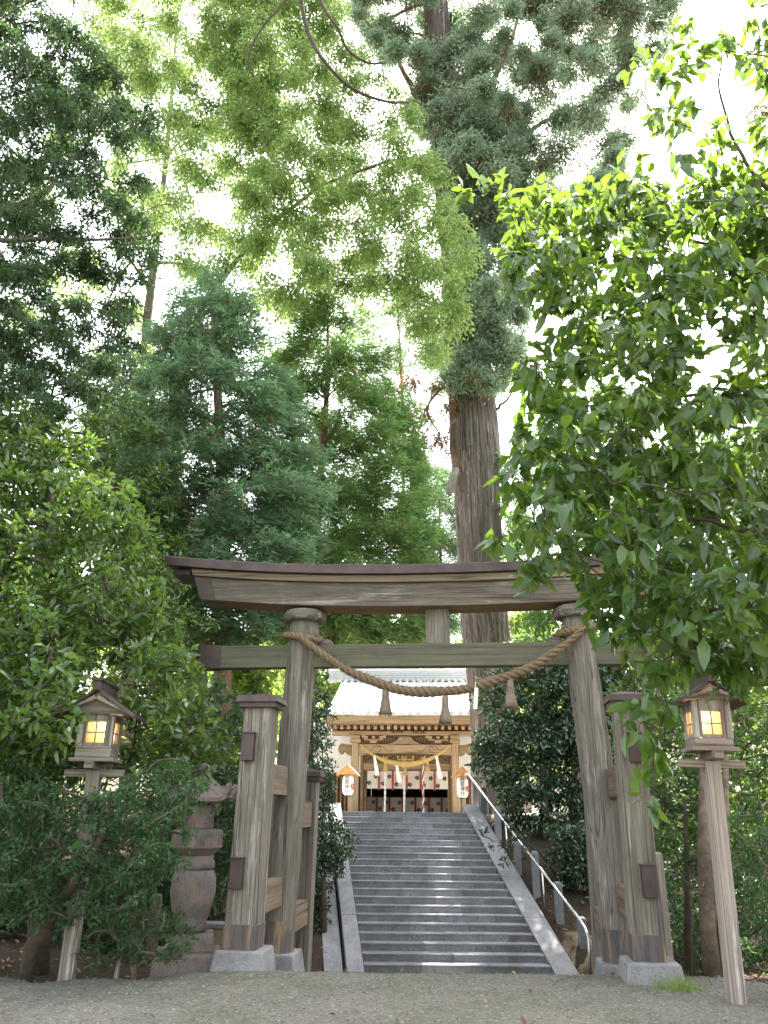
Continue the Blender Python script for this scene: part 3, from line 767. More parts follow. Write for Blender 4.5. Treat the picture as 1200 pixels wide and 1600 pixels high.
# ------------------------------------------------------------------ stone lantern
sb = P(291, 1512, 9.9); sb[2] = gz(sb[0], 9.8)
sl_ = empty('stone_lantern', sb, 'old pinkish stone lantern with curled roof corners, half hidden by bushes', 'stone lantern', rad(12))
sl_.scale = (.82, .82, .96)
ms = M['lantern_stone']
mb = MB(); mb.box((0, 0, .09), (.92, .9, .30), taper=.95); mb.build('base', ms, sl_, .03)
mb = MB(); mb.box((0.02, .0, .33), (.66, .62, .2), taper=.93); mb.build('base', ms, sl_, .035)
mb = MB(); mb.lathe([(.20, .43), (.235, .47), (.22, .55), (.24, .60), (.285, .72), (.31, .86), (.305, 1.0), (.275, 1.08), (.25, 1.10)], n=30); mb.build('shaft', ms, sl_, smooth=True)
mb = MB(); mb.lathe([(.255, 1.10), (.275, 1.12), (.265, 1.19), (.24, 1.22), (.25, 1.25)], n=24); mb.build('collar', ms, sl_, smooth=True)
mb = MB(); mb.lathe([(.24, 1.25), (.33, 1.315), (.36, 1.33), (.375, 1.34), (.37, 1.53), (.30, 1.55)], n=6, rot=.3)
for k in range(6):
    for j in range(-2, 3):
        a0 = .3 + k * math.pi / 3 + math.pi / 6; R = Matrix.Rotation(a0, 3, 'Z')
        mb.box(R @ Vector((.327, j * .055, 1.435)), (.014, .022, .12), R)
mb.build('platform', ms, sl_, .008)
mb = MB(); mb.lathe([(.21, 1.55), (.22, 1.57), (.215, 1.80), (.235, 1.82)], n=6, rot=.3)
for k in range(6):
    R = Matrix.Rotation(.3 + k * math.pi / 3 + math.pi / 6, 3, 'Z'); mb.box(R @ Vector((.187, 0, 1.68)), (.02, .13, .15), R)
mb.build('firebox', ms, sl_, .008)
mb = MB(); NR = 24; NA = 48; vs = []
def roof_pt(r, a, under):
    c = abs(math.cos(3 * (a - .3)))             # 1 at the six corners
    c6 = max(0, math.cos(6 * (a - .3))) ** 3
    R_ = .50 * (.90 + .14 * c6); q = r * R_
    z = 1.86 + (0 if under else .05) + (.34 * (1 - r) ** 1.15 if not under else .0) + (.05 * c6 * r ** 5)
    return (q * math.cos(a), q * math.sin(a), z)
rows = [(0.3, True), (.6, True), (.85, True), (1, True), (1.0, False), (.9, False), (.75, False), (.55, False), (.35, False), (.2, False)]
for r, un in rows:
    for k in range(NA): vs.append(roof_pt(r, 2 * math.pi * k / NA, un))
fs = [(i * NA + k, i * NA + (k + 1) % NA, (i + 1) * NA + (k + 1) % NA, (i + 1) * NA + k) for i in range(len(rows) - 1) for k in range(NA)] + [tuple(range(NA)), tuple((len(rows) - 1) * NA + k for k in range(NA))]
mb.add(vs, fs)
for k in range(6):      # curled corner scrolls
    a = .3 + k * math.pi / 3; R = Matrix.Rotation(a, 3, 'Z')
    pts = [R @ Vector((.40 + .145 * math.sin(t * 2.6) * (1 - .35 * t), 0, 1.93 + .06 - .06 * math.cos(t * 4.2) * (1 - .3 * t))) for t in [i / 8 for i in range(9)]]
    mb.tube(pts, [.05, .052, .054, .052, .048, .043, .037, .03, .022], 8)
mb.build('roof', ms, sl_, .004)
mb = MB(); mb.lathe([(.10, 2.16), (.12, 2.18), (.10, 2.21), (.12, 2.24), (.10, 2.28), (.04, 2.31), (.01, 2.32)], n=18); mb.build('finial', ms, sl_, smooth=True)

# ------------------------------------------------------------------ low wall, posts and stakes
p = P(335, 1500, 11.5); p[2] = gz(p[0], 11.5)
w = empty('retaining_wall', p, 'low tan retaining wall behind the left gate post', 'wall', rad(-6))
mb = MB(); mb.box((.05, 0, .12), (.9, .2, .8)); mb.build('wall_body', plain('tan_wall', (.22, .155, .09), (.33, .25, .16), 6, .9), w, .02)
mb = MB(); mb.box((.05, 0, .55), (.96, .26, .06)); mb.build('coping', M['curb'], w, .01)
for i, (px, py, yt, Y, th, lab, cat, mat) in enumerate(((180, 1530, 1482, 9.0, .05, 'thin round grey stake stuck in the ground left of the small bush', 'stake', M['lampwood']), (207, 1530, 1496, 9.0, .055, 'short tan stake in front of the small bush on the left', 'stake', M['hinokid']),
        (1048, 1560, 1335, 9.6, .12, 'plain square tan timber post right behind the right gate post', 'post', M['lampred']), (232, 1530, 1400, 11.2, .12, 'thick brown timber post in the shade under the left bushes', 'post', M['grime']))):
    a, b = P(px, py, Y), P(px, yt, Y); a[2] = gz(a[0], Y) - .05
    mb = MB(); h = b[2] - a[2]
    if i in (0, 1): mb.tube([(0, 0, 0), (.01, 0, h * .5), (.03 * (1 - 2 * i), 0, h)], [th * .55, th * .5, th * .42], 8)
    else: mb.box((0, 0, h / 2), (th, th, h)); mb.box((0, 0, h + .012), (th, th, .024), taper=.7)
    o = mb.build('stake' if cat == 'stake' else 'timber_post', mat, None, .005); o.location = a; tag(o, lab, cat)

# ------------------------------------------------------------------ shrine hall
SY = 30.0
S0 = P(633, 1272, SY); SPSI = rad(4)
shrine = empty('shrine_hall', S0, 'pale wooden shrine hall with tiled roof at the top of the stone steps', 'shrine', -SPSI)
def SX(px, Y=SY): return (px - 633) * mpp(P(633, 1200, Y))
def SZ(py, Y=SY): return P(633, py, Y)[2] - S0[2]
def sbox(mb, x0, x1, y0, y1, z0, z1, **k): return mb.box(((x0 + x1) / 2, (y0 + y1) / 2, (z0 + z1) / 2), (abs(x1 - x0), abs(y1 - y0), abs(z1 - z0)), **k)
zb = -.5
hk, hkz, hkd = M['hinoki'], M['hinokiz'], M['hinokid']
for px in (554.5, 711.5):
    mb = MB(); x = SX(px); sbox(mb, x - .135, x + .135, -.135, .135, zb, SZ(1161)); mb.build('pillar', hkz, shrine, .02)
    mb = MB(); s = -1 if px < 633 else 1
    sbox(mb, x - .2, x + .2, -.2, .2, SZ(1161) + .003, SZ(1156)); mb.box((x, 0, (SZ(1156) + SZ(1149)) / 2), (.34, .34, SZ(1149) - SZ(1156) - .004))
    sbox(mb, x - .5, x + .5, -.09, .09, SZ(1150) + .01, SZ(1146.5))
    mb.build('bracket', hk, shrine, .015)
    # carved beam nose
    mb = MB(); zc = SZ(1172.5)
    prof = [(s * .14, .19), (s * .36, .20), (s * .52, .24), (s * .62, .14), (s * .64, -.02), (s * .54, -.16), (s * .44, -.13), (s * .40, -.05), (s * .30, -.17), (s * .14, -.2)]
    mb.prism([(x + a, zc + b) for a, b in prof], -.11, .11); mb.build('beam_nose', hkd, shrine, .02)
# main rainbow beam with carved scrolls
zt, z_ = SZ(1163.5), SZ(1181)
mb = MB(); n = 20; xa, xb = SX(560.2), SX(706)
poly = [(xa + (xb - xa) * i / n, z_ + .09 * math.sin(math.pi * i / n) ** .6) for i in range(n + 1)] + [(xb, zt), (xa, zt)]
mb.prism(poly, -.10, .10); beam = mb.build('beam', hk, shrine, .012)
for s in (-1, 1):
    mb = MB(); c = 0; x0 = s * 1.15
    pts = [(x0 + s * .23 * (1 - t) * math.cos(5.5 * t) - s * .15, -.101, (zt + z_) / 2 + .17 * (1 - .6 * t) * math.sin(5.5 * t)) for t in [i / 16 for i in range(17)]]
    mb.tube(pts, .012, 5); pts = [(x0 - s * (.1 + .6 * t), -.101, (zt + z_) / 2 + .1 * math.sin(6 * t) + .04) for t in [i / 10 for i in range(11)]]
    mb.tube(pts, .010, 5); mb.build('carved_scroll', M['darkwood'], beam)
# frieze board with slats, frog-leg strut and brackets between the beams
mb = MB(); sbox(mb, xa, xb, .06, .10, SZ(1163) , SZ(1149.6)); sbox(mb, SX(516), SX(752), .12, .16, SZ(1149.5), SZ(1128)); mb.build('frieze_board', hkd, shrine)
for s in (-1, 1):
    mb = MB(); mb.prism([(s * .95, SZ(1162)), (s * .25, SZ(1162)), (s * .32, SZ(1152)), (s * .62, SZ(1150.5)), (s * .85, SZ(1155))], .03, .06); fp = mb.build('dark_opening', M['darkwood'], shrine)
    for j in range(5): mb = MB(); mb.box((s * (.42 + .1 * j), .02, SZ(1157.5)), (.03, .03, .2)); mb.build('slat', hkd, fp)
mb = MB(); zk = SZ(1162.5); hh = SZ(1151) - zk
mb.prism([(-.62, 0 + zk), (-.5, .12 * hh + zk), (-.3, .5 * hh + zk), (-.2, hh + zk), (.2, hh + zk), (.3, .5 * hh + zk), (.5, .12 * hh + zk), (.62, zk)], -.08, .08)
mb.box((0, -.09, zk + .5 * hh), (.26, .03, .5 * hh), taper=.7)
mb.build('frog_leg_strut', hk, shrine, .012)
for px in (583, 685, 567, 699, 600, 668):
    x = SX(px); big = px in (583, 685); mb = MB(); w = .15 if big else .08
    mb.box((x, -.02, SZ(1161.5) + (.07 if big else .23)), (w * 2, .2, .13 if big else .09), Matrix.Rotation(math.pi, 3, 'X'), taper=.7)
    if big:
        sbox(mb, x - .36, x + .36, -.07, .05, SZ(1157), SZ(1154.5))
        for q in (-.28, 0, .28): mb.box((x + q, -.02, SZ(1152.4)), (.15, .18, .085), Matrix.Rotation(math.pi, 3, 'X'), taper=.7)
    mb.build('bracket', hk, shrine, .008)
# purlin under the rafters, small shrine papers pasted on it
mb = MB(); sbox(mb, SX(516), SX(752), -.11, .11, SZ(1149) , SZ(1142.5)); purlin = mb.build('purlin', hk, shrine, .012)
mb = MB()
for px in (612, 614.2, 616, 619, 622, 625, 627.5, 629.5, 646.5, 649, 651.5, 654, 658, 660, 662.5, 665):
    sbox(mb, SX(px - .7), SX(px + .7), -.116, -.1125, SZ(1145.8 + random.uniform(0, .5)), SZ(1143.2 - random.uniform(0, .6)))
mb.build('pasted_papers', M['black'], purlin)
# eaves at local y -1 (towards the steps)
EY = -1.05; EYd = SY + EY
ze0, ze1 = SZ(1130, EYd), SZ(1119.5, EYd)
XL, XR = SX(508, EYd), SX(758, EYd)
mb = MB(); sbox(mb, XL, XR, EY, EY + .09, ze0, ze1); sbox(mb, XL, XR, EY - .05, EY + .12, ze1 - .1, ze1 + .02); mb.build('eave_fascia', hk, shrine, .01)
mb = MB(); x = XL + .05
while x < XR:
    sbox(mb, x - .055, x + .055, EY + .25, 3.2, ze0 - .2 + .0, ze0 - .06); x += .245
rotm = Matrix.Rotation(rad(9), 3, 'X')
mb.v = [tuple(Vector((a, EY + .25, ze0)) + rotm @ (Vector((a, b, c)) - Vector((a, EY + .25, ze0)))) for a, b, c in mb.v]
mb.build('rafters', hk, shrine)
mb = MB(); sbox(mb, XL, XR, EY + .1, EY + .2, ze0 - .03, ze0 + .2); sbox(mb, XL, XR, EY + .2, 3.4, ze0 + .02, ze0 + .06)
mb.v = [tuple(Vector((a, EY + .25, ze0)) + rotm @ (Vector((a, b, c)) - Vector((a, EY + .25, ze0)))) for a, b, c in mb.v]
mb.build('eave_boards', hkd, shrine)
# tiled roof
RY = 4.3; zr = SZ(1064, SY + RY); pit = .30
ncol = int((XR - XL + .2) / pit); per = 10; rowsN = 26; vs = []
xs_ = [XL - .1 + pit * i / per for i in range(ncol * per + 1)]
for j in range(rowsN + 1):
    t = j / rowsN; yy = EY - .12 + (RY - EY + .12) * t; zz = ze1 + .06 + (zr - ze1 - .06) * (t ** 1.18)
    for st in (0, 1):
        for i, xx in enumerate(xs_):
            ph = (i % per) / per; rnd_ = .075 * max(0, math.cos((ph - .5) * 2 * math.pi * 1.25)) ** .6 if abs(ph - .5) < .2 else -.012 * math.cos((ph) * 2 * math.pi)
            vs.append((xx, yy - (.03 if st == 0 else 0), zz + rnd_ + (.018 if st == 0 else 0)))
W_ = len(xs_); fs = [(r * W_ + i, r * W_ + i + 1, (r + 1) * W_ + i + 1, (r + 1) * W_ + i) for r in range(2 * (rowsN + 1) - 1) for i in range(W_ - 1)]
mb = MB(); mb.add(vs, fs); roof = mb.build('roof', M['tile'], shrine)
for c in range(ncol):
    mb = MB(); x = XL - .1 + pit * (c + .5); mb.tube([(x, EY - .19, ze1 + .1), (x, EY - .13, ze1 + .1)], .085, 12)
    mb.prism([(x - .03, ze1 + .17), (x + .03, ze1 + .17), (x + .012, ze1 + .25), (x - .012, ze1 + .25)], EY - .17, EY - .14); mb.build('eave_tile', M['tile'], roof)
RXL, RXR = SX(503, SY + RY), SX(775, SY + RY)
mb = MB(); zr1 = SZ(1050, SY + RY)
nl = 5
for k in range(nl):
    h = (zr1 - zr) / nl; wv = .22 - .02 * k
    sbox(mb, RXL, RXR, RY - wv, RY + wv, zr + h * k - .02 + .003, zr + h * (k + 1) - .035)
x = RXL
while x < RXR:
    mb.tube([(x, RY - .27, zr - .01), (x, RY + .2, zr + .02)], .07, 10); x += .26
mb.tube([(RXL - .05, RY, zr1 + .03), (RXR, RY, zr1 + .03)], .11, 12)
mb.build('ridge', M['tile'], roof)
# back slope
mb = MB(); mb.add([(XL - .1, RY, zr), (XR + .1, RY, zr), (XR + .1, RY + 6, ze1), (XL - .1, RY + 6, ze1)], [(0, 1, 2, 3)]); mb.build('back_roof', M['tile'], roof)
for s, X in ((-1, XL - .02), (1, XR + .02)):
    mb = MB(); mb.prism([(EY, ze1 - .02), (RY, zr - .1), (RY + 5.8, ze1 - .02), (RY + 5.8, ze1 - .2), (RY, zr - .35), (EY, ze1 - .2)], X - .04, X + .04, 'yz'); mb.build('barge_board', hk, shrine)
# hall behind the porch: jambs, lintel, plaster walls, lattice, dark room
HY = 1.6; HYd = SY + HY
mb = MB(); sbox(mb, SX(560, HYd), SX(706, HYd), HY - .1, HY + .1, SZ(1204, HYd), SZ(1193, HYd)); mb.build('door_lintel', hk, shrine, .012)
mb = MB(); sbox(mb, SX(560, HYd), SX(706, HYd), HY - .04, HY + .06, SZ(1193, HYd) + .003, SZ(1176, HYd)); pn = mb.build('transom_panel', hkd, shrine)
mb = MB()
for s in (-1, 1):
    mb.tube([(s * (1.55 - 1.1 * t), HY - .045, SZ(1193, HYd) + .1 + .22 * abs(math.sin(4.2 * t))) for t in [i / 14 for i in range(15)]], .02, 5)
mb.build('carved_scroll', M['darkwood'], pn)
for s in (-1, 1):
    x0, x1 = SX(633 + s * 62.5, HYd), SX(633 + s * 72, HYd)
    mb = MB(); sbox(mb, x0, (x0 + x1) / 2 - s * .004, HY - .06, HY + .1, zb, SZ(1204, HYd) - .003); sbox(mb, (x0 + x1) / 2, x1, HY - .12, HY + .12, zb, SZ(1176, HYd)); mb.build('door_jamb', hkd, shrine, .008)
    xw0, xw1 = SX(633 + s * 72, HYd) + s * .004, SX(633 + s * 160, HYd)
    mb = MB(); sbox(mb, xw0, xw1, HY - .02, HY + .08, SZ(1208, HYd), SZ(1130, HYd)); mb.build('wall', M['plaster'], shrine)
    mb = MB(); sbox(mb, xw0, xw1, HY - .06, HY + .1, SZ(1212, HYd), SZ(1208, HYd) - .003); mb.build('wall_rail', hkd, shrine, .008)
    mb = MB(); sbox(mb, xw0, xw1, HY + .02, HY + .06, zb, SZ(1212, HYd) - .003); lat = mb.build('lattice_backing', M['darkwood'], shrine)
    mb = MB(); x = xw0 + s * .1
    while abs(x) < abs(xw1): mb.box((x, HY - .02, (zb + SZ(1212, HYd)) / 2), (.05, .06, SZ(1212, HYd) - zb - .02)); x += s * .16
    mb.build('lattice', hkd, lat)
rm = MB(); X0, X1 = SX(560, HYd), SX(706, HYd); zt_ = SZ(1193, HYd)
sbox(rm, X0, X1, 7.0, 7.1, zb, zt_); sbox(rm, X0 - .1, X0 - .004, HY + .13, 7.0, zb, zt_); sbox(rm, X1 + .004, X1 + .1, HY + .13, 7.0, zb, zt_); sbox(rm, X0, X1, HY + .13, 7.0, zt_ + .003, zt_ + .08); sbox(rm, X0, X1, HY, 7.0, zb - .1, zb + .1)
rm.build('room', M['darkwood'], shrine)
# gold fitting over the offertory rope
mb = MB(); gm = plain('gilt_metal', (.5, .32, .08), (.7, .5, .16), 12, .4, .8, .05)
x0, x1 = SX(622), SX(646); mb.tube([(x0, -.3, SZ(1182)), (x0, -.3, SZ(1188)), (x1, -.3, SZ(1188)), (x1, -.3, SZ(1182))], .03, 6); mb.build('gilt_fitting', gm, shrine)

def sworld(x, y, z): c, s = math.cos(-SPSI), math.sin(-SPSI); return S0 + np.array((c * x - s * y, s * x + c * y, z))
# curtains with red bands and black swirl crests
def swirl(mb, x, y, z, r):
    for k in range(3):
        a0 = k * 2 * math.pi / 3; o, i_ = [], []
        for j in range(7):
            t = j / 6; a = a0 + t * 2.0
            o.append((x + r * .98 * math.cos(a), z + r * .98 * math.sin(a))); ri = r * (-.25 + .98 * t)
            i_.append((x + ri * math.cos(a), z + ri * math.sin(a)))
        mb.prism(o + i_[::-1][1:], y - .004, y)
def curtain(name, label, xa, xb, y, z0, z1, bands, crests, shade):
    root = empty(name, sworld(0, y, z0), label, 'curtain', -SPSI)
    n = 120; vs = []
    f = lambda x: .018 * math.sin(x * 9) + .01 * math.sin(x * 23 + 1)
    for i in range(n + 1):
        x = xa + (xb - xa) * i / n
        for j in range(5): vs.append((x, f(x) * (1 - .25 * j), (z1 - z0) * j / 4))
    mb = MB(); mb.add(vs, [(i * 5 + j, (i + 1) * 5 + j, (i + 1) * 5 + j + 1, i * 5 + j + 1) for i in range(n) for j in range(4)]); c = mb.build('cloth', M['cloth'], root, smooth=True)
    mb = MB(); mb.tube([(xa - .05, .01, z1 - z0 + .01), (xb + .05, .01, z1 - z0 + .01)], .02, 6); mb.build('rod', M['hinokid'], root)
    for b in bands:
        mb = MB(); mb.box((b, -.045, (z1 - z0) / 2 - .03), (.075, .006, (z1 - z0) + .06)); mb.build('red_band', M['red'], root)
    for (x, z, r) in crests:
        mb = MB(); swirl(mb, x, -.034, z - z0, r); mb.build('crest', M['black'], root)
CY = HY - .16; CYd = SY + CY
cx = lambda px: SX(px, CYd); cz = lambda py: SZ(py, CYd)
curtain('upper_curtain', 'bright cream curtain with red bands and black crests atop the shrine doorway', cx(571.5), cx(697), CY, cz(1232.5), cz(1204.5), [cx(a) for a in (590, 611.5, 633, 655, 676.5)],
        [(cx(584.5), cz(1213.5), .075), (cx(574.5), cz(1223.5), .075), (cx(606), cz(1213.8), .075), (cx(596), cz(1224.5), .075), (cx(617), cz(1225.5), .075), (cx(649), cz(1215.2), .075), (cx(638), cz(1226), .075), (cx(670.5), cz(1216), .075), (cx(660), cz(1227), .075), (cx(692), cz(1216.2), .075), (cx(681.5), cz(1227.5), .075)], 0)
DY = 3.4; DYd = SY + DY; dx = lambda px: SX(px, DYd); dz = lambda py: SZ(py, DYd)
curtain('lower_curtain', 'shaded cream curtain with red bands hung low at the back of the shrine doorway', dx(566), dx(700), DY, dz(1272), dz(1246), [dx(a) for a in (584, 603.5, 624, 643.5, 664, 683.5)],
        [(dx(579), dz(1253.5), .075), (dx(589), dz(1264), .075), (dx(599), dz(1254), .075), (dx(609), dz(1264.5), .075), (dx(619), dz(1254), .075), (dx(638.5), dz(1254.5), .075), (dx(649), dz(1265), .075), (dx(659), dz(1255), .075), (dx(678.5), dz(1255), .075), (dx(669), dz(1265), .075), (dx(692), dz(1265), .075)], 1)
# bell ropes
for px, lab, kind in ((601, 'white bell rope hanging leftmost in the shrine doorway', 0), (631, 'thick beige bell rope hanging in the middle of the shrine doorway', 1), (660.5, 'red and white twisted bell rope hanging right of the middle in the shrine doorway', 2)):
    x = SX(px); top = SZ(1181); o_ = empty('bell_rope', sworld(x, .25, -.2), lab, 'bell rope', -SPSI, 'bell ropes in the shrine doorway')
    fun = lambda t: Vector((.01 * math.sin(4 * t), 0, (top + .2) * (1 - t)))
    for part, (m, ph) in {'rope': (M['paper'] if kind != 1 else M['cloth'], 0), 'red_strand': (M['red'], math.pi)}.items():
        if kind == 0 and part == 'red_strand': m = M['paper']
        if kind == 1 and part == 'red_strand': m = M['cloth']
        mb = strands(fun, 70, .019, .024, 6, 1, ph); mb.build('strand' if kind != 2 or part == 'rope' else part, m, o_, smooth=True)
    mb = MB(); mb.lathe([(.02, .1), (.09, .06), (.1, -.02), (.07, -.08)], (0, 0, top + .2 - .05), 12); mb.build('bell', gm, o_, smooth=True)
# straw rope of the shrine with paper streamers and tassels
z0r = SZ(1164); sr_ = empty('shrine_rope', sworld(0, -.3, z0r), 'golden straw rope with white zigzag papers and tassels strung across the shrine front', 'straw rope', -SPSI)
xa_, xb_ = SX(563), SX(704); za_ = 0; sag = SZ(1164) - SZ(1195)
fr = lambda t: Vector((xa_ + (xb_ - xa_) * t, 0, -sag * (4 * t * (1 - t)) ** .9))
mb = strands(fr, 110, lambda t: .012 + .04 * math.sin(math.pi * t) ** 1.5, lambda t: .016 + .045 * math.sin(math.pi * t) ** 1.5, 11); mb.build('rope', M['gold_straw'], sr_, smooth=True)
for px in (603, 633.5, 668): t = (SX(px) - xa_) / (xb_ - xa_); p = fr(t); tassel('tassel', sr_, (p.x, p.y - .0, p.z - .04), .34, .10, M['gold_straw'], int(px))
def shide(px, y0, y1):
    t = (SX(px) - xa_) / (xb_ - xa_); p = fr(t); h = SZ(y0) - SZ(y1); mb = MB(); x = p.x; z = p.z - .02
    for k in range(4):
        w = .085 + .02 * k; a = h / 4
        mb.add([(x + .03 * k - w / 2, -.06 - .02 * k, z - a * k - .01), (x + .03 * k + w / 2, -.06 - .02 * k, z - a * k + .015), (x + .045 + .03 * k + w / 2, -.07 - .015 * k, z - a * (k + 1.25)), (x + .045 + .03 * k - w / 2, -.07 - .015 * k, z - a * (k + 1.25) - .02)], [(0, 1, 2, 3)])
    mb.build('paper_streamer', M['paper'], sr_)
shide(585.5, 1175, 1203); shide(620, 1195, 1222); shide(682, 1180, 1212)
# paper lanterns under little roofs
def text_mesh(ch, size):
    cu = bpy.data.curves.new('ink', 'FONT'); cu.body = ch; cu.size = size; cu.align_x = 'CENTER'; cu.align_y = 'CENTER'; cu.extrude = .002
    cu.space_line = .92
    o = bpy.data.objects.new('ink', cu); COL.objects.link(o)
    bpy.context.view_layer.update(); dg = bpy.context.evaluated_depsgraph_get()
    me = bpy.data.meshes.new_from_object(o.evaluated_get(dg)); bpy.data.objects.remove(o)
    return me
LY = -2.6; LYd = SY + LY
for px, lab, side in ((544, 'white paper lantern with black lettering left of the shrine entrance', 'left'), (719.5, 'white paper lantern with black lettering, beside the handrail top', 'right')):
    x = SX(px + (5 if side == 'left' else 7), LYd) ; Zl = lambda py: SZ(py + (2 if side == 'right' else 0), LYd)
    st = empty('lantern_stand', sworld(x, LY, zb), 'little orange wooden roof on a post, sheltering the paper lantern %s' % ('beside the handrail top' if side == 'right' else 'left of the shrine entrance'), 'lantern stand', -SPSI, 'roofed lantern stands at the shrine')
    mb = MB(); mb.box((0.04, .28, (Zl(1200) - zb) / 2), (.13, .11, Zl(1200) - zb)); mb.build('post', hkz, st, .008)
    ze_, za2 = Zl(1214) - zb, Zl(1197) - zb; rf = MB()
    for s in (-1, 1): rf.prism([(0, za2), (0, za2 + .04), (s * .37, ze_ + .05), (s * .37, ze_ + .01)], -.34, .42)
    rf.build('roof', M['newwood'], st, .004)
    mb = MB(); mb.prism([(-.31, ze_ + .06), (.31, ze_ + .06), (0, za2 - .02)], -.26, -.235); mb.box((0, -.0, ze_ + .09), (.05, .6, .06)); mb.build('gable', M['newwood'], st)
    zt2, zb2 = Zl(1211), Zl(1243.5); hL = zt2 - zb2
    ln = empty('paper_lantern', sworld(x, LY, zb2), lab, 'paper lantern', -SPSI, 'paper lanterns at the shrine')
    prof = []
    for i in range(41):
        t = i / 40; r = .185 * (1 - (2 * t - 1) ** 6 * .42) * (1 + .018 * math.cos(t * 2 * math.pi * 13)); prof.append((r, t * hL))
    mb = MB(); mb.lathe(prof, n=28); mb.build('paper_body', M['paper'], ln, smooth=True)
    mb = MB(); mb.lathe([(.1, 0), (.115, .005), (.115, .05), (.1, .055)], (0, 0, hL - .01), 20); mb.lathe([(.09, 0), (.112, .005), (.112, .04), (.09, .045)], (0, 0, -.035), 20); mb.tube([(0, 0, hL + .04), (0, 0, hL + .14)], .01, 6); mb.build('rim', M['black'], ln)
    me = text_mesh('田\n間\n神\n社', .155)
    me.transform(Matrix.Translation((-.015, -.187, hL * .5 + .0)) @ Matrix.Rotation(math.pi / 2, 4, 'X'))
    for v in me.vertices: v.co.y = -math.sqrt(max(.0001, .192 ** 2 - v.co.x ** 2)) - .002 + (v.co.y + .187)
    link('lettering', me, M['black'], ln)
    mb = MB(); swirl(mb, 0, 0, 0, .1); R = Matrix.Rotation(rad(62), 3, 'Z')
    vs = []
    for a, b, c in mb.v:
        an = a / .19; rr = .196 if b < -.001 else .19
        vs.append((rr * math.sin(an + rad(62)), -rr * math.cos(an + rad(62)), c + hL * .42))
    mb.v = vs; mb.build('red_crest', M['red'], ln)
# ------------------------------------------------------------------ trees and shrubs
def foot(u, v, Y, dz=-.1):
    p = P(u, v, Y); p[2] = gz(p[0], Y) + dz; return p
def pts_of(lst): return [P(u, v, Y) for u, v, Y in lst]

def spline(Q, m=5):
    Q = [Vector(tuple(map(float, q))) for q in Q]; k = len(Q); fine = []
    for i in range(k - 1):
        for j in range(m):
            t = j / m; p0, p1, p2, p3 = Q[max(i - 1, 0)], Q[i], Q[i + 1], Q[min(i + 2, k - 1)]
            fine.append(.5 * ((2 * p1) + (p2 - p0) * t + (2 * p0 - 5 * p1 + 4 * p2 - p3) * t * t + (3 * p1 - p0 - 3 * p2 + p3) * t ** 3))
    return fine + [Q[-1]]
def limb(mb, Q, r, n=8, end=.12, wob=.0):
    q = spline(Q); k = len(q)
    if wob: q = [p + Vector(tuple(rng.normal(0, wob, 3))) * (i > 0) for i, p in enumerate(q)]
    mb.tube(q, [r * (1 - (1 - end) * i / (k - 1)) for i in range(k)], n)
# ---- the giant cedar behind the steps: ridged bark trunk, limbs, rounded tufts of foliage, brown dead sprays
GY = 26.0
ctr = [(786, 1290), (778, 1150), (768, 1060), (757, 985), (751, 850), (746, 770), (741, 700), (736, 610), (728, 500), (715, 380), (702, 250), (690, 120), (680, 0), (672, -120), (668, -200)]
hwp = [46, 37, 36, 36, 36, 35, 38, 33, 31, 28, 25, 22, 18, 12, 5]
gp = [P(u, v, GY) for u, v in ctr]; gr = [h * mpp(p) for h, p in zip(hwp, gp)]
gp[0][2] = gz(gp[0][0], GY) - .3
cedar = empty('giant_cedar', gp[0], 'giant old cedar with thick ridged bare trunk rising beside the shrine roof', 'cedar tree')
n = 168; nz = 170; ts = np.linspace(0, 1, nz); zz = np.interp(ts, [0, 1], [gp[0][2], gp[-1][2]])
gz_ = [p[2] for p in gp]; cxs = np.interp(zz, gz_, [p[0] for p in gp]); rs = np.interp(zz, gz_, gr)
ang = np.linspace(0, 2 * math.pi, n, endpoint=False)
A_, Z_ = np.meshgrid(ang, zz)
tw = A_ + .035 * Z_ + .10 * np.sin(Z_ * .9) + .05 * np.sin(Z_ * 2.3 + 1)
ridge = np.abs(np.sin(tw * 16 + .6 * np.sin(Z_ * .7))) ** .6 * .5 + np.abs(np.sin(tw * 23 + 1.3 + .5 * np.sin(Z_ * 1.3))) ** .7 * .35
lump = .05 * np.sin(2 * A_ + .45 * Z_) + .035 * np.sin(3 * A_ - .8 * Z_ + 1)
Rr_ = rs[:, None] * (.95 +   .12 * ridge + lump)
V_ = np.stack([cxs[:, None] + Rr_ * np.cos(A_), GY + Rr_ * np.sin(A_), Z_], -1).reshape(-1, 3) - gp[0]
ii = (np.arange(nz - 1)[:, None] * n + np.arange(n)[None]).ravel(); jj = (np.arange(nz - 1)[:, None] * n + (np.arange(n)[None] + 1) % n).ravel()
link('trunk', npmesh('trunk', V_, np.stack([ii, jj, jj + n, ii + n], 1).ravel(), np.full(len(ii), 4)), M['bark'], cedar, smooth=True)
upper = [(540, -160), (1080, -160), (1046, 60), (1000, 110), (985, 230), (968, 300), (990, 345), (930, 350), (880, 330), (850, 350), (820, 400), (822, 470), (812, 560), (785, 608), (740, 606), (695, 600), (690, 520), (700, 420), (684, 300), (655, 190), (600, 90), (560, 30)]
gh = [(905, 250, 42), (845, 205, 26), (620, 110, 26), (960, 180, 20), (880, 300, 25), (820, 150, 18), (720, 560, 24), (705, 470, 22), (930, 130, 22)]
gc = poly_clumps(upper, GY, 4.2, 34, 27, 3, 11, .66, .6, gh)
gc += poly_clumps([(700, 150), (800, 150), (830, 320), (800, 560), (720, 600), (700, 420)], GY - 1.7, .8, 30, 24, 2, 12, .9, .8)
gc += poly_clumps([(765, 715), (800, 705), (812, 760), (822, 830), (800, 860), (782, 800)], GY - .3, .6, 26, 22, 1, 13, 1, .9)
loc = lambda cl: [(c - gp[0], r) for c, r in cl]
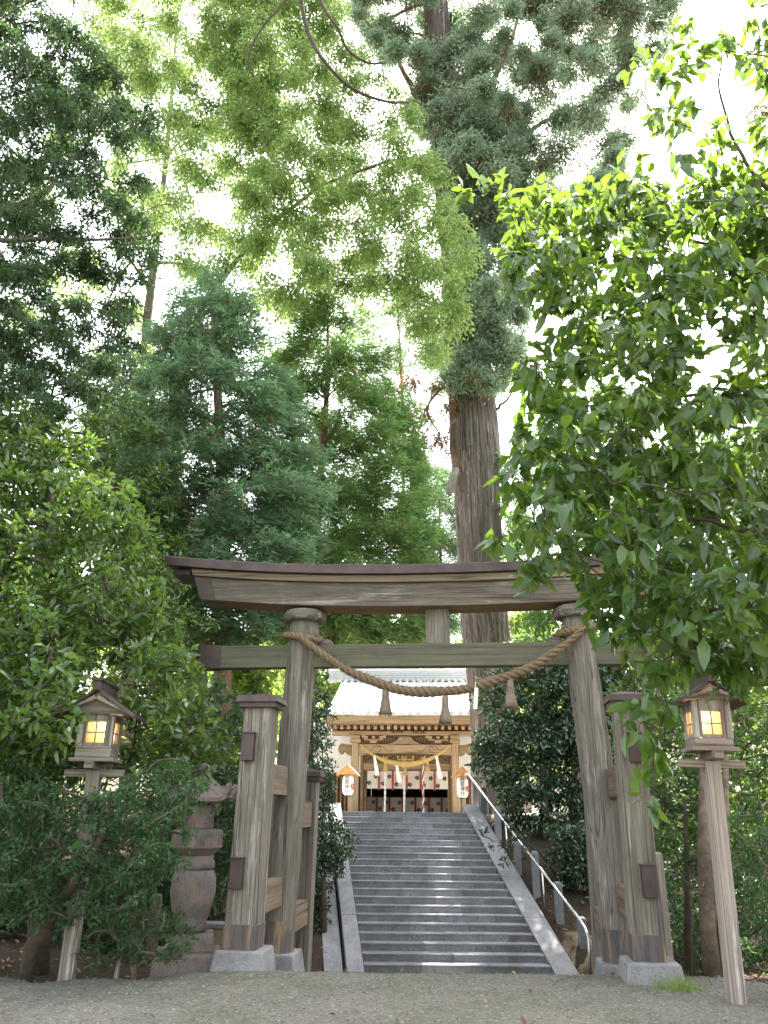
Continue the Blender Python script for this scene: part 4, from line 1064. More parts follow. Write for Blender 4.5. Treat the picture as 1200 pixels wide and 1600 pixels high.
fill = poly_clumps(upper, GY, 4.0, 62, 58, 2, 15, .9, .6, [(a, b, c * .8) for a, b, c in gh])
p2, d2, u2, L2, W2, seg3 = foliage(loc(fill), 330, 'blade', .22, .055, .35, 12, 'spray', .8, .6, .0, .9)
link('crown', leaf_mesh('crown', p2, d2, u2, L2, W2, 'blade'), M['lf_giant'], cedar)
pos, d, up, L, W, seg = foliage(loc(gc), 1350, 'blade', .19, .06, .28, 10, 'spray', .75, .8, .1, .75)
link('crown', leaf_mesh('crown', pos, d, up, L, W, 'blade'), M['lf_giant'], cedar)
dc = [(c + np.array((0, 0, -.5 * r[2])), r * .8) for c, r in gc[::2]]
dc += 4 * poly_clumps([(625, 580), (712, 590), (704, 700), (690, 740), (640, 715), (630, 650)], GY - .7, .8, 26, 20, 1, 14, .8)
pos, d, up, L, W, seg2 = foliage(loc(dc), 130, 'blade', .34, .04, .45, 8, 'spray', .7, .2, .2, .4)
link('dead_foliage', leaf_mesh('dead_foliage', pos, d, up, L, W, 'blade'), M['lf_dead'], cedar)
mb = MB(); tk = [p - gp[0] for p in gp]
for lst in ([(745, 330, GY), (790, 240, GY - 1), (850, 190, GY - 1.6), (930, 160, GY - 2)], [(725, 250, GY), (760, 150, GY - .8), (800, 60, GY - 1.2), (840, -60, GY - 2)], [(712, 600, GY - .6), (685, 612, GY - .9), (668, 635, GY - 1), (655, 670, GY - 1), (648, 690, GY - 1.05), (640, 715, GY - 1.1)], [(668, 635, GY - 1), (672, 655, GY - 1.1), (686, 680, GY - 1.1), (692, 705, GY - 1.1)], [(655, 668, GY - 1), (645, 672, GY - 1.1), (636, 690, GY - 1.1)], [(712, 655, GY - .9), (700, 672, GY - 1.1), (697, 700, GY - 1.1)],
            [(690, 200, GY), (640, 130, GY - 1), (610, 60, GY - 1.5)], [(735, 400, GY), (790, 330, GY + 1), (860, 260, GY + 1.5)], [(775, 640, GY), (795, 620, GY - .4), (812, 590, GY - .6)]):
    limb(mb, [p - gp[0] for p in pts_of(lst)], .065 if lst[0][1] >= 600 else .22, 8, .1, .03)
branches(mb, tk, gr, loc(gc), tip=.03, k=.4, n=5)
ex_ = []; twigs_into(ex_, seg, .010); twigs_into(ex_, seg2, .012); twigs_into(ex_, seg3, .016)
merge_wood(mb, ex_, 'limbs', M['redtwig'], cedar)
q = pts_of([(712, 734, GY - 1.15), (708, 745, GY - 1.4), (704, 762, GY - 1.5), (698, 772, GY - 1.55)]); mb = MB()
mb.tube([p - gp[0] for p in q], [.12, .15, .13, .03], 9); q2 = pts_of([(705, 758, GY - 1.45), (704, 770, GY - 1.5), (700, 777, GY - 1.5)]); mb.tube([p - gp[0] for p in q2], [.10, .07, .02], 7)
mb.build('broken_branch', M['lampwood'], cedar, smooth=True)

# ---- tall bright broadleaf tree, its drooping sprays in front of the cedar
BY = 20.0
bt = [foot(262, 1300, BY)] + pts_of([(262, 900, BY), (262, 720, BY), (275, 600, BY), (320, 470, BY + .3), (400, 370, BY + .4), (500, 290, BY + .3), (610, 250, BY), (680, 250, BY - .2)])
bmain = [(380, -150), (500, -150), (530, 20), (585, 95), (640, 160), (684, 235), (706, 320), (742, 385), (728, 450), (716, 540), (668, 566), (640, 500), (600, 440), (560, 470), (500, 500), (430, 480), (400, 380), (380, 300), (350, 150)]
bleft = [(120, -150), (420, -150), (420, 60), (430, 300), (420, 480), (360, 470), (300, 430), (220, 410), (180, 300), (200, 200), (140, 80)]
bh = [(340, 325, 30), (255, 260, 26), (290, 90, 18), (475, 300, 16), (380, 250, 22), (230, 440, 36), (560, 470, 30), (520, 390, 24), (570, 250, 14), (440, 420, 24), (330, 220, 22), (255, 155, 30), (480, 190, 14)]
bc = poly_clumps(bmain, BY, 2.6, 40, 39, 3, 21, .88, .55, bh) + poly_clumps(bleft, BY, 3.2, 42, 40, 3, 22, .78, .48, bh)
plant('broadleaf_tree', 'tall pale green broadleaf tree with drooping leafy sprays left of the giant cedar', 'tree', bt, [.2, .17, .14, .12, .09, .075, .055, .035, .015], bc,
      dict(density=520, kind='fold', L=.15, W=.066, droop=.5, twig_m=10, spread=.6, upbias=.55, shell=.05, jit=.9), M['lf_bright'], M['twig'], .006)

# ---- dark evergreen at the top left, near
DY_ = 11.0
dp = [(-170, -150), (100, -150), (120, 30), (150, 70), (205, 130), (242, 185), (216, 260), (246, 335), (236, 415), (205, 480), (220, 555), (150, 640), (60, 668), (-170, 700)]
dh = [(112, 95, 20), (130, 210, 18), (165, 235, 20), (160, 165, 13), (180, 300, 13), (150, 370, 20), (60, 300, 10), (20, 240, 9), (100, 445, 22), (60, 170, 9), (190, 455, 14)]
dt = [foot(-230, 1500, DY_)] + pts_of([(-215, 1000, DY_), (-190, 600, DY_), (-170, 300, DY_), (-150, 0, DY_), (-140, -200, DY_)])
dc_ = poly_clumps(dp, DY_, 1.7, 36, 35, 3, 31, .72, .45, dh)
droot = plant('dark_evergreen', 'dark evergreen tree overhanging the upper left corner', 'tree', dt, [.28, .26, .22, .18, .12, .06], dc_,
      dict(density=1700, kind='fold', L=.1, W=.04, droop=.3, twig_m=10, spread=.55, upbias=.8, shell=.2, jit=.5), M['lf_dark'], M['darktwig'], .004)
mb = MB()
for lst in ([(-180, 330, DY_), (-20, 372, DY_), (100, 374, DY_ + .1), (205, 372, DY_ + .2)], [(-180, 470, DY_), (0, 440, DY_), (70, 425, DY_ + .2)], [(-170, 420, DY_), (20, 490, DY_ - .2), (110, 540, DY_)], [(-170, 350, DY_), (30, 320, DY_ - .3), (90, 280, DY_ - .3), (120, 240, DY_)]):
    mb = MB(); limb(mb, [p - dt[0] for p in pts_of(lst)], .07, 8, .2, .015); mb.build('limb', M['twig'], droot, smooth=True)

# ---- conical cedars left of and behind the gate
def cone_cedar(label, poly, Y, T, trunk_px, foot_v, seed, mat, step=40, r=34, dens=200, hole=(), tr=.22, L=.20, wood_=None, name='cedar_tree'):
    t0 = foot(trunk_px[0][0], foot_v, Y); tk = [t0] + [P(u, v, Y) for u, v in trunk_px]
    cl = poly_clumps(poly, Y, T, step, r, 3, seed, .82, .7, hole)
    return plant(name, label, 'cedar tree', tk, [tr * (1 - .85 * i / (len(tk) - 1)) for i in range(len(tk))], cl,
          dict(density=dens * 6.5, kind='blade', L=L, W=.04, droop=.55, twig_m=14, style='bough', spread=.75, upbias=.35, shell=.3, jit=.3, axis=tuple(np.array(tk[-1]) - np.array(t0))), mat, wood_ or M['redtwig'], .007, n=5, dead=dens * .5)
cone_cedar('blue green feathery cedar above the left end of the torii beam', [(328, 432), (372, 462), (400, 500), (412, 560), (442, 610), (465, 690), (490, 770), (486, 850), (465, 980), (300, 1010), (255, 900), (226, 820), (200, 720), (205, 640), (250, 560), (262, 500), (295, 460)],
           17.0, 2.0, [(350, 900), (345, 700), (335, 520), (330, 430)], 1300, 41, M['lf_cedar'], hole=[(262, 745, 14), (410, 545, 14)], dens=240)
cone_cedar('green cedar with leafy gaps between the blue cedar and the giant trunk', [(430, 560), (450, 515), (500, 485), (555, 505), (592, 560), (622, 630), (640, 700), (664, 790), (674, 880), (660, 1000), (430, 1000), (440, 870), (450, 770), (430, 690)],
           20.5, 2.0, [(478, 1100), (482, 1000), (500, 750), (512, 600), (512, 500)], 1300, 42, M['lf_cedarg'], hole=[(562, 640, 16), (548, 700, 9), (595, 690, 11), (505, 575, 8)], dens=220)
cone_cedar('small dark cedar close against the left side of the giant trunk', [(660, 735), (690, 722), (715, 760), (722, 840), (720, 980), (640, 980), (655, 870), (640, 790)], 38.0, 1.6, [(690, 980), (688, 850), (685, 730)], 1270, 43, M['lf_cedar'], step=30, r=26, dens=120, tr=.14, L=.3)
cone_cedar('tall thin cedar crown filling the gap under the bright tree', [(560, 440), (640, 440), (690, 520), (700, 610), (650, 640), (600, 600), (560, 540)], 40, 2.0, [(630, 900), (630, 650), (620, 450)], 1270, 44, M['lf_cedarg'], step=44, r=28, dens=60, tr=.2, L=.34, hole=[(600, 560, 18), (650, 600, 14)])
cone_cedar('reddish cedar trunk with dark crown behind the left beam end', [(150, 560), (250, 560), (270, 700), (290, 850), (300, 960), (180, 960), (150, 800)], 18.5, 1.8, [(306, 1000), (300, 850), (260, 700), (220, 560)], 1400, 45, M['lf_cedar'], tr=.3, dens=200)

# ---- glossy shrub-tree on the left and the feathery bush under it
gl = [(-170, 620), (20, 640), (70, 650), (105, 690), (150, 690), (185, 745), (205, 800), (235, 810), (240, 850), (222, 890), (250, 920), (268, 960), (278, 1000), (300, 1050), (335, 1110), (345, 1180), (310, 1215), (230, 1200), (100, 1230), (-170, 1250)]
t0 = foot(60, 1530, 9.9)
plant('glossy_shrub', 'tall glossy leaved evergreen shrub behind the left lamp post', 'shrub', [t0] + pts_of([(62, 1400, 9.9), (70, 1200, 9.9), (90, 1000, 10), (80, 800, 10), (70, 690, 10)]), [.13, .12, .10, .08, .05, .02],
      poly_clumps(gl, 10.0, 1.15, 34, 32, 3, 51, .95, .8, [(165, 1130, 52), (165, 1070, 40)]), dict(density=460, kind='broad', L=.125, W=.056, droop=.1, twig_m=7, spread=.7, upbias=.5, shell=.3, jit=.3), M['lf_gloss'], M['darktwig'], .004)
plant('glossy_shrub', 'leafy glossy branch spilling in front of the left lamp from the frame edge', 'shrub', [foot(-120, 1540, 8.4)] + pts_of([(-110, 1300, 8.4), (-80, 1150, 8.4), (-40, 1050, 8.4)]), [.07, .06, .05, .02],
      poly_clumps([(-150, 960), (40, 940), (90, 1010), (140, 1090), (130, 1130), (60, 1190), (-150, 1230)], 8.4, .5, 36, 32, 2, 52, .85, .8), dict(density=400, kind='broad', L=.125, W=.056, droop=.1, twig_m=7, spread=.7, upbias=.5, shell=.3, jit=.3), M['lf_gloss'], M['darktwig'], .004)
ft = foot(40, 1532, 8.9)
plant('feathery_bush', 'dark feathery leaved bush spreading in front of the stone lantern', 'bush', [ft] + pts_of([(48, 1480, 8.8), (90, 1420, 8.6), (140, 1340, 8.5), (180, 1270, 8.5)]), [.075, .07, .055, .04, .02],
      poly_clumps([(-150, 1160), (40, 1190), (110, 1240), (150, 1235), (210, 1215), (262, 1180), (308, 1195), (322, 1225), (300, 1280), (288, 1340), (245, 1395), (190, 1430), (120, 1440), (40, 1440), (-150, 1430)], 8.45, .5, 30, 28, 3, 53, .95, .6), dict(density=1700, kind='fold', L=.062, W=.024, droop=.22, twig_m=10, spread=.6, upbias=.75, shell=.2, jit=.4), M['lf_fern'], M['darktwig'], .003)
plant('small_bush', 'small fine leaved bush at ground level in front of the stone lantern base', 'bush', [foot(205, 1528, 8.95)] + pts_of([(215, 1490, 8.95), (225, 1460, 8.95)]), [.02, .015, .01],
      poly_clumps([(120, 1480), (165, 1435), (240, 1410), (285, 1425), (305, 1465), (285, 1500), (220, 1505), (130, 1515)], 8.95, .3, 20, 20, 3, 54, .9, .7), dict(density=2600, kind='fold', L=.032, W=.016, droop=.1, twig_m=8, spread=.8, upbias=.5, shell=.3, jit=.4), M['lf_fern'], M['twig'], .002)
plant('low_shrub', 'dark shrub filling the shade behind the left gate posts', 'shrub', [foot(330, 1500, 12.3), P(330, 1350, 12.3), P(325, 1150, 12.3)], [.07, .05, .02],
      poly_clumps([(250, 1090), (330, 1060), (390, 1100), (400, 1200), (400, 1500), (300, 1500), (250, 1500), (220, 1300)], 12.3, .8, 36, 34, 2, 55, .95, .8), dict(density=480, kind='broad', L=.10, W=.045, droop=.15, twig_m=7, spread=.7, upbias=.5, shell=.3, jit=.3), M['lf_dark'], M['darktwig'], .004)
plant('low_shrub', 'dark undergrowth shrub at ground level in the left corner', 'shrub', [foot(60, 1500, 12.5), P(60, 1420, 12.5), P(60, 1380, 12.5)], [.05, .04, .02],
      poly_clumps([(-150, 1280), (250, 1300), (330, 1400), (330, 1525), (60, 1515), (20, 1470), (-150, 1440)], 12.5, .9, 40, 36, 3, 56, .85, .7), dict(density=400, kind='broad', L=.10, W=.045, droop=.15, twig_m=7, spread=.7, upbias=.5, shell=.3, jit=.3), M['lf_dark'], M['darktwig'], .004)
plant('stairside_shrub', 'dark green shrub with small shiny leaves along the left curb of the steps', 'shrub', [foot(505, 1500, 16.0), P(505, 1350, 16.4), P(505, 1200, 17.5)], [.07, .05, .02],
      poly_clumps([(460, 1080), (495, 1068), (514, 1100), (516, 1180), (522, 1230), (520, 1270), (548, 1310), (548, 1350), (515, 1375), (508, 1460), (490, 1520), (450, 1520), (450, 1200)], 16.6, .9, 26, 25, 3, 57, .95, .85), dict(density=560, kind='broad', L=.085, W=.04, droop=.1, twig_m=7, spread=.7, upbias=.5, shell=.3, jit=.3), M['lf_camellia'], M['darktwig'], .004)

# ---- right of the steps
plant('camellia_shrub', 'dark glossy camellia thicket between the handrail and the right torii pillar', 'shrub', [foot(850, 1330, 20.0), P(850, 1250, 20.0), P(845, 1150, 20.2), P(840, 1060, 20.2)], [.12, .1, .06, .02],
      poly_clumps([(744, 1100), (765, 1050), (800, 1020), (860, 1010), (990, 1010), (990, 1380), (900, 1400), (850, 1340), (815, 1290), (790, 1250), (765, 1215), (742, 1190), (745, 1150)], 20.6, 1.2, 30, 30, 3, 61, .95, .8, [(762, 1130, 18)]), dict(density=330, kind='broad', L=.15, W=.066, droop=.15, twig_m=7, spread=.7, upbias=.5, shell=.3, jit=.3), M['lf_camellia'], M['darktwig'], .005)
plant('camellia_shrub', 'low dark shrub between the lower stone posts and the right torii pillar', 'shrub', [foot(920, 1440, 17.6), P(920, 1400, 17.6), P(915, 1300, 17.8)], [.07, .05, .02],
      poly_clumps([(858, 1300), (900, 1280), (990, 1290), (990, 1470), (930, 1450), (895, 1430), (870, 1380)], 17.8, .7, 28, 28, 3, 66, .9, .8), dict(density=380, kind='broad', L=.12, W=.055, droop=.15, twig_m=7, spread=.7, upbias=.5, shell=.3, jit=.3), M['lf_camellia'], M['darktwig'], .005)
plant('camellia_shrub', 'leafy shrub branch poking out low over the right curb of the steps', 'shrub', [foot(875, 1400, 18.3), P(845, 1335, 18.0), P(810, 1310, 17.7), P(770, 1315, 17.6)], [.02, .016, .012, .006],
      poly_clumps([(745, 1310), (770, 1290), (800, 1280), (840, 1300), (830, 1345), (780, 1352)], 17.6, .3, 20, 18, 1, 62, .8, .8), dict(density=220, kind='broad', L=.11, W=.05, droop=.15, twig_m=6, spread=.7, upbias=.5, shell=.3, jit=.3), M['lf_camellia'], M['darktwig'], .004)
plant('back_shrub', 'mid green leafy shrubs behind the right lamp post', 'shrub', [foot(1110, 1500, 10.6), P(1108, 1380, 10.6), P(1110, 1200, 10.6), P(1115, 1050, 10.6)], [.13, .11, .07, .03],
      poly_clumps([(960, 960), (1060, 940), (1320, 920), (1320, 1330), (1180, 1330), (1080, 1340), (1010, 1330), (980, 1200), (960, 1080)], 10.8, 1.1, 36, 33, 3, 63, .9, .75), dict(density=560, kind='broad', L=.085, W=.04, droop=.1, twig_m=8, spread=.7, upbias=.6, shell=.25, jit=.35), M['lf_gloss'], M['grime'], .004)
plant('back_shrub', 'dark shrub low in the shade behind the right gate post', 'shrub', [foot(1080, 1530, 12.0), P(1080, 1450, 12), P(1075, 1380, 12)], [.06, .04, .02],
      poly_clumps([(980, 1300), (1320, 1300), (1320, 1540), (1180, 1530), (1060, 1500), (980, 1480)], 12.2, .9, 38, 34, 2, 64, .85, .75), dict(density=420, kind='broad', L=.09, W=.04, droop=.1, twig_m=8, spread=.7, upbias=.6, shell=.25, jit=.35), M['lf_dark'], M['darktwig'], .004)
plant('feathery_bush', 'hanging feathery cypress sprays right of the pale lamp post', 'bush', [foot(1290, 1560, 7.9), P(1285, 1400, 7.9), P(1270, 1280, 7.9)], [.05, .04, .02],
      poly_clumps([(1150, 1270), (1190, 1240), (1330, 1230), (1330, 1500), (1200, 1480), (1160, 1420), (1145, 1340)], 8.3, .4, 28, 26, 2, 65, .85, .7), dict(density=1500, kind='fold', L=.07, W=.018, droop=.5, twig_m=11, spread=.5, upbias=.4, shell=.2, jit=.4), M['lf_fern'], M['twig'], .003)
for lst, r, lab in (([(1100, 1330), (1105, 1440), (1116, 1560)], .085, 'old lit tree trunk with rough bark standing behind the right lamp post'), ([(1134, 1330), (1128, 1440), (1132, 1560)], .05, 'thin dark tree stem right beside the rough trunk')):
    a = foot(lst[-1][0], 1555, 9.4, -.05); q = [a] + [P(u, v, 9.4) for u, v in lst[::-1][1:]] + [P(lst[0][0], 1180, 9.6)]
    o = empty('tree_trunk', a, lab, 'tree trunk'); mb = MB(); mb.tube([p - a for p in q], [r * 1.2, r, r * .9, r * .6], 14); mb.build('trunk', M['grime'], o, smooth=True)
    mb = MB()
    for k in range(7):
        p = Vector(q[1] - a).lerp(Vector(q[2] - a), random.random()); dd = Vector((random.uniform(-1, 1), random.uniform(-.6, .3), random.uniform(.1, .6)))
        mb.tube([p, p + dd * .2, p + dd * .45 + Vector((0, 0, -.05))], [.014, .01, .004], 5)
    mb.build('dead_twigs', M['twig'], o)

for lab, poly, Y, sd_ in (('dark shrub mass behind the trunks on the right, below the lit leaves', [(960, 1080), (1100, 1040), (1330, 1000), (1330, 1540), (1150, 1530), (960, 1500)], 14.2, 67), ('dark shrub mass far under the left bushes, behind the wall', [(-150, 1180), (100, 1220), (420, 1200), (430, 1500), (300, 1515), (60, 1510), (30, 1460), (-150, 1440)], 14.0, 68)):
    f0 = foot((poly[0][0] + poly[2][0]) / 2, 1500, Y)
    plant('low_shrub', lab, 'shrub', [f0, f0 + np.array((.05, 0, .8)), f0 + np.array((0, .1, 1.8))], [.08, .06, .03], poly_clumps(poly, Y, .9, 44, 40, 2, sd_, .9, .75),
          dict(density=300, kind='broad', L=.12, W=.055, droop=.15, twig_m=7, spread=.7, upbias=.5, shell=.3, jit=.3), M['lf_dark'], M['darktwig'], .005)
plant('back_shrub', 'feathery green shrub in the gap between right gate post and pale lamp post', 'shrub', [foot(1075, 1540, 9.9), P(1075, 1400, 9.9), P(1070, 1250, 9.9)], [.05, .04, .02],
      poly_clumps([(1030, 1190), (1100, 1170), (1125, 1250), (1120, 1360), (1060, 1370), (1025, 1290)], 9.9, .5, 30, 28, 2, 69, .9, .7), dict(density=900, kind='fold', L=.075, W=.03, droop=.25, twig_m=10, spread=.6, upbias=.7, shell=.2, jit=.4), M['lf_fern'], M['darktwig'], .003)
# ---- broadleaf tree hanging in from the right, close to the camera
def near_tree():
    t0 = np.array((4.6, 5.4, -.1)); tk = [t0, np.array((4.55, 5.4, 1.5)), np.array((4.4, 5.3, 3.2)), np.array((4.3, 5.3, 5.0)), np.array((4.2, 5.2, 7.2)), np.array((4.1, 5.2, 8.6))]
    poly = [(775, 300), (800, 280), (860, 300), (930, 300), (985, 260), (1010, 275), (1060, 290), (1110, 270), (1160, 300), (1330, 300), (1330, 1060), (1230, 1060), (1130, 1060), (1080, 1020), (1035, 1060), (1000, 1010), (950, 985), (915, 970), (920, 910), (890, 860), (850, 850), (822, 800), (805, 740), (812, 690), (820, 620), (800, 575), (822, 545), (870, 530), (840, 470), (805, 440), (800, 400), (830, 370)]
    holes = [(855, 500, 30), (1110, 520, 38), (1140, 560, 36), (1100, 575, 30), (1180, 480, 26), (1090, 480, 22), (1170, 700, 12), (1060, 690, 10), (1200, 600, 22), (985, 560, 9)]
    cl = poly_clumps(poly, 5.2, 1.0, 42, 37, 3, 71, .92, .75, holes)
    up_ = [(990, 70), (1060, 30), (1110, 60), (1160, 20), (1330, -60), (1330, 330), (1200, 330), (1120, 300), (1050, 240), (1000, 170), (985, 110)]
    cl += poly_clumps(up_, 4.9, .6, 46, 30, 2, 72, .72, .7, [(1130, 140, 40), (1010, 260, 30), (1100, 330, 20), (1080, 230, 20)])
    for u, v, Y in ((760, 290, 5.0), (800, 300, 5.0), (735, 300, 5.0), (775, 325, 4.9), (783, 850, 4.6), (835, 880, 4.8), (828, 905, 4.8), (930, 900, 4.9), (960, 930, 4.8), (990, 900, 4.9), (1020, 950, 4.9), (1060, 930, 5), (940, 960, 5), (985, 985, 4.9), (1060, 1000, 4.9), (1040, 880, 5), (960, 880, 5.1), (1080, 900, 5.1), (1000, 1130, 5.0), (1030, 1180, 5.0), (1020, 1230, 5.0), (1045, 1110, 5.1), (1010, 1090, 5.0), (800, 440, 5.0), (810, 670, 5.0)):
        p = P(u, v, Y); m = mpp(p) * 20; cl.append((p, np.array((m, m, m))))
    root = plant('hanging_tree', 'broadleaf tree with big backlit leaves hanging in from the right edge', 'tree', tk, [.17, .16, .14, .11, .07, .03], cl,
        dict(density=430, kind='broad', L=.145, W=.07, droop=.4, twig_m=6, spread=.6, upbias=.55, shell=.2, jit=.25), M['lf_near'], M['darktwig'], .0028, tip=.005)
    mb = MB()
    for lst in ([(1330, 680, 5.3), (1200, 650, 5.2), (1130, 628, 5.1), (1060, 618, 5.1), (1010, 650, 5.0), (950, 690, 5.0)], [(1330, 420, 5.2), (1180, 400, 5.1), (1060, 370, 5.0), (960, 330, 5.0)], [(1330, 330, 5.0), (1210, 300, 4.9), (1150, 225, 4.9), (1125, 140, 4.9), (1130, 60, 4.9)], [(1330, 860, 5.3), (1200, 840, 5.2), (1050, 800, 5.1), (940, 800, 5.0)]):
        mb = MB(); limb(mb, [p - t0 for p in pts_of(lst)], .024, 7, .2, .006); mb.build('limb', M['darktwig'], root, smooth=True)
near_tree()

# ---- taller trees behind on the right
plant('back_tree', 'dark leafy tree behind the right end of the torii beam', 'tree', [foot(1010, 1250, 22.0), P(1010, 1000, 22), P(1000, 800, 22), P(1000, 640, 22)], [.25, .22, .16, .06],
      poly_clumps([(830, 640), (900, 600), (1000, 600), (1080, 660), (1330, 640), (1330, 1040), (820, 1040), (800, 900), (800, 740)], 22, 2.4, 46, 40, 2, 81, .85, .75), dict(density=330, kind='fold', L=.19, W=.09, droop=.15, twig_m=8, spread=.7, upbias=.6, shell=.2, jit=.4), M['lf_cedarg'], M['darktwig'], .008)
plant('back_tree', 'olive brown tree at the upper right corner against the sky', 'tree', [foot(1260, 1200, 25.0), P(1260, 700, 25), P(1250, 300, 25), P(1240, 0, 25)], [.35, .28, .18, .06],
      poly_clumps([(1165, -60), (1400, -60), (1400, 520), (1200, 520), (1180, 460), (1190, 330), (1170, 200), (1160, 30)], 25, 2.4, 46, 38, 2, 82, .75, .6, [(1180, 260, 24)]), dict(density=420, kind='fold', L=.16, W=.06, droop=.3, twig_m=9, spread=.6, upbias=.6, shell=.2, jit=.4), M['lf_olive'], M['twig'], .008)
plant('back_tree', 'pale leafy tree far behind the bright tree, filling the upper left sky', 'tree', [foot(200, 1250, 29.0), P(205, 900, 29), P(230, 500, 29), P(260, 250, 29), P(280, 0, 29)], [.3, .26, .2, .12, .05],
      poly_clumps([(60, 100), (200, -60), (420, -120), (620, 40), (640, 300), (600, 480), (460, 560), (380, 520), (200, 560), (60, 620), (-60, 500)], 29, 3.0, 58, 40, 2, 83, .5, .55, bh), dict(density=300, kind='fold', L=.19, W=.085, droop=.4, twig_m=9, spread=.6, upbias=.6, shell=.1, jit=.7), M['lf_bright'], M['twig'], .008)
plant('back_tree', 'dark broad tree behind the shrubs at the left edge', 'tree', [foot(60, 1300, 15.0), P(62, 1000, 15), P(70, 800, 15), P(80, 620, 15)], [.25, .2, .15, .05],
      poly_clumps([(-160, 560), (120, 580), (230, 640), (260, 720), (290, 860), (330, 960), (300, 1080), (-160, 1080)], 15, 1.3, 40, 36, 2, 84, .85, .7), dict(density=420, kind='fold', L=.13, W=.06, droop=.2, twig_m=9, spread=.7, upbias=.6, shell=.2, jit=.4), M['lf_gloss'], M['darktwig'], .006)
# ---- sunny trees beyond the shrine and the banks: one built, the rest copied with their parts
def far_tree(name, base, h, rad_, seed, mat, label):
    rnd = np.random.default_rng(seed); cl = []
    for _ in range(34):
        u = nrm(rnd.normal(0, 1, 3)); q = rnd.random() ** .4
        cl.append((np.array(base) + np.array((0, 0, h * .6)) + u * q * np.array((rad_, rad_, h * .38)), np.array((1, 1, .7)) * rnd.uniform(1.0, 1.7) * rad_ / 4))
    return plant(name, label, 'tree', [np.array(base), np.array(base) + (0.1, 0, h * .4), np.array(base) + (0, .2, h * .9)], [.3, .22, .06], cl,
        dict(density=130, kind='fold', L=.26, W=.13, droop=.15, twig_m=8, spread=.7, upbias=.5, shell=.2, jit=.4), mat, M['twig'], .012, group='sunlit trees beyond the shrine')
def copy_tree(o, par=None):
    c = o.copy(); COL.objects.link(c)
    if par: c.parent = par
    for ch in list(o.children): copy_tree(ch, c)
    return c
z = lambda x, y: gz(x, y) - .2
src = far_tree('far_tree', (-3.0, 44, z(-3, 44)), 11, 4.2, 91, M['lf_back'], 'yellow green tree seen between the two torii beams left of the strut')
for x, y, s, r, lab in ((3.5, 47, .95, 1.1, 'sunlit tree seen between the beams right of the strut'), (10, 42, 1.0, 2.3, 'sunlit tree behind the rope tie on the right pillar'), (17, 45, 1.1, .4, 'sunlit tree far behind the right lamp post'), (-10, 42, 1.0, 3.1, 'sunlit tree behind the left torii pillar top'),
                        (-17, 40, 1.05, 4.4, 'sunlit tree far behind the left end of the lower beam'), (-25, 44, 1.1, 5.2, 'sunlit tree far behind the shrubs at the left edge'), (25, 48, 1.2, 1.9, 'sunlit tree far behind the foliage at the right edge'), (-7.5, 54, 1.25, .9, 'taller far tree behind the green cedar')):
    c = copy_tree(src); c.location = (x, y, z(x, y)); c.scale = (s, s, s); c.rotation_euler = (0, 0, r); c['label'] = lab
for x, y, h, r, sd_, lab in ((-8.5, 19, 3.6, 2.0, 92, 'bright bush seen under the leaves at the lower left edge'), (-4.2, 21, 4.2, 1.9, 93, 'sunlit bush behind the left torii pillar'), (5.8, 24, 4.6, 2.0, 94, 'sunlit bush right of the cedar foot above the thicket')):
    o = far_tree('sunny_bush', (x, y, z(x, y)), h, r, sd_, M['lf_back'], lab); del o['group']; o['category'] = 'bush'

# ---- hanging vines, cable, grass tuft
def line_thing(name, lab, cat, lst, r, mat):
    q = pts_of(lst); b = q[0]; o = empty(name, b, lab, cat)
    mb = MB(); fine = spline([p - b for p in q], 6); mb.tube(fine, [r * (1.1 - .5 * i / len(fine)) for i in range(len(fine))], 7); mb.build('stem' if 'cable' not in name else 'wire', mat, o, smooth=True)
line_thing('hanging_vine', 'dark bare vine curving down to the right in front of the bright tree', 'vine', [(465, -60, 12), (472, 10, 12), (485, 60, 12), (510, 100, 12), (550, 138, 12.2), (600, 158, 12.5), (640, 160, 13)], .045, M['darktwig'])
line_thing('hanging_vine', 'bare vine right of the long one, curling to the right at the top', 'vine', [(480, -60, 12), (505, 10, 12), (528, 45, 12), (545, 80, 12.2), (575, 98, 12.4), (604, 98, 12.6)], .034, M['darktwig'])
line_thing('hanging_vine', 'thin bare vine hooking downward left of the other vines', 'vine', [(470, -40, 12), (440, 8, 12), (412, 40, 12), (393, 75, 12.1), (388, 105, 12.2), (398, 120, 12.3)], .026, M['darktwig'])
line_thing('cable', 'thin straight cable slanting across the giant cedar', 'cable', [(1030, -10, 18), (930, 180, 18.6), (850, 350, 19.2), (760, 510, 20), (660, 740, 21.2), (600, 850, 22)], .014, M['black'])
N = 140; gb_ = foot(1062, 1545, 8.55, 0); o = empty('grass_tuft', gb_, 'small bright green grass tuft at the foot of the right plinth', 'grass tuft')
pp = rng.normal(0, 1, (N, 3)) * np.array((.13, .06, 0)); dd = rng.normal(0, .5, (N, 3)) + np.array((0, 0, 1.0))
link('blades', leaf_mesh('blades', pp, dd, rng.normal(0, 1, (N, 3)), rng.uniform(.06, .2, N), np.full(N, .009), 'blade'), M['lf_back'], o)
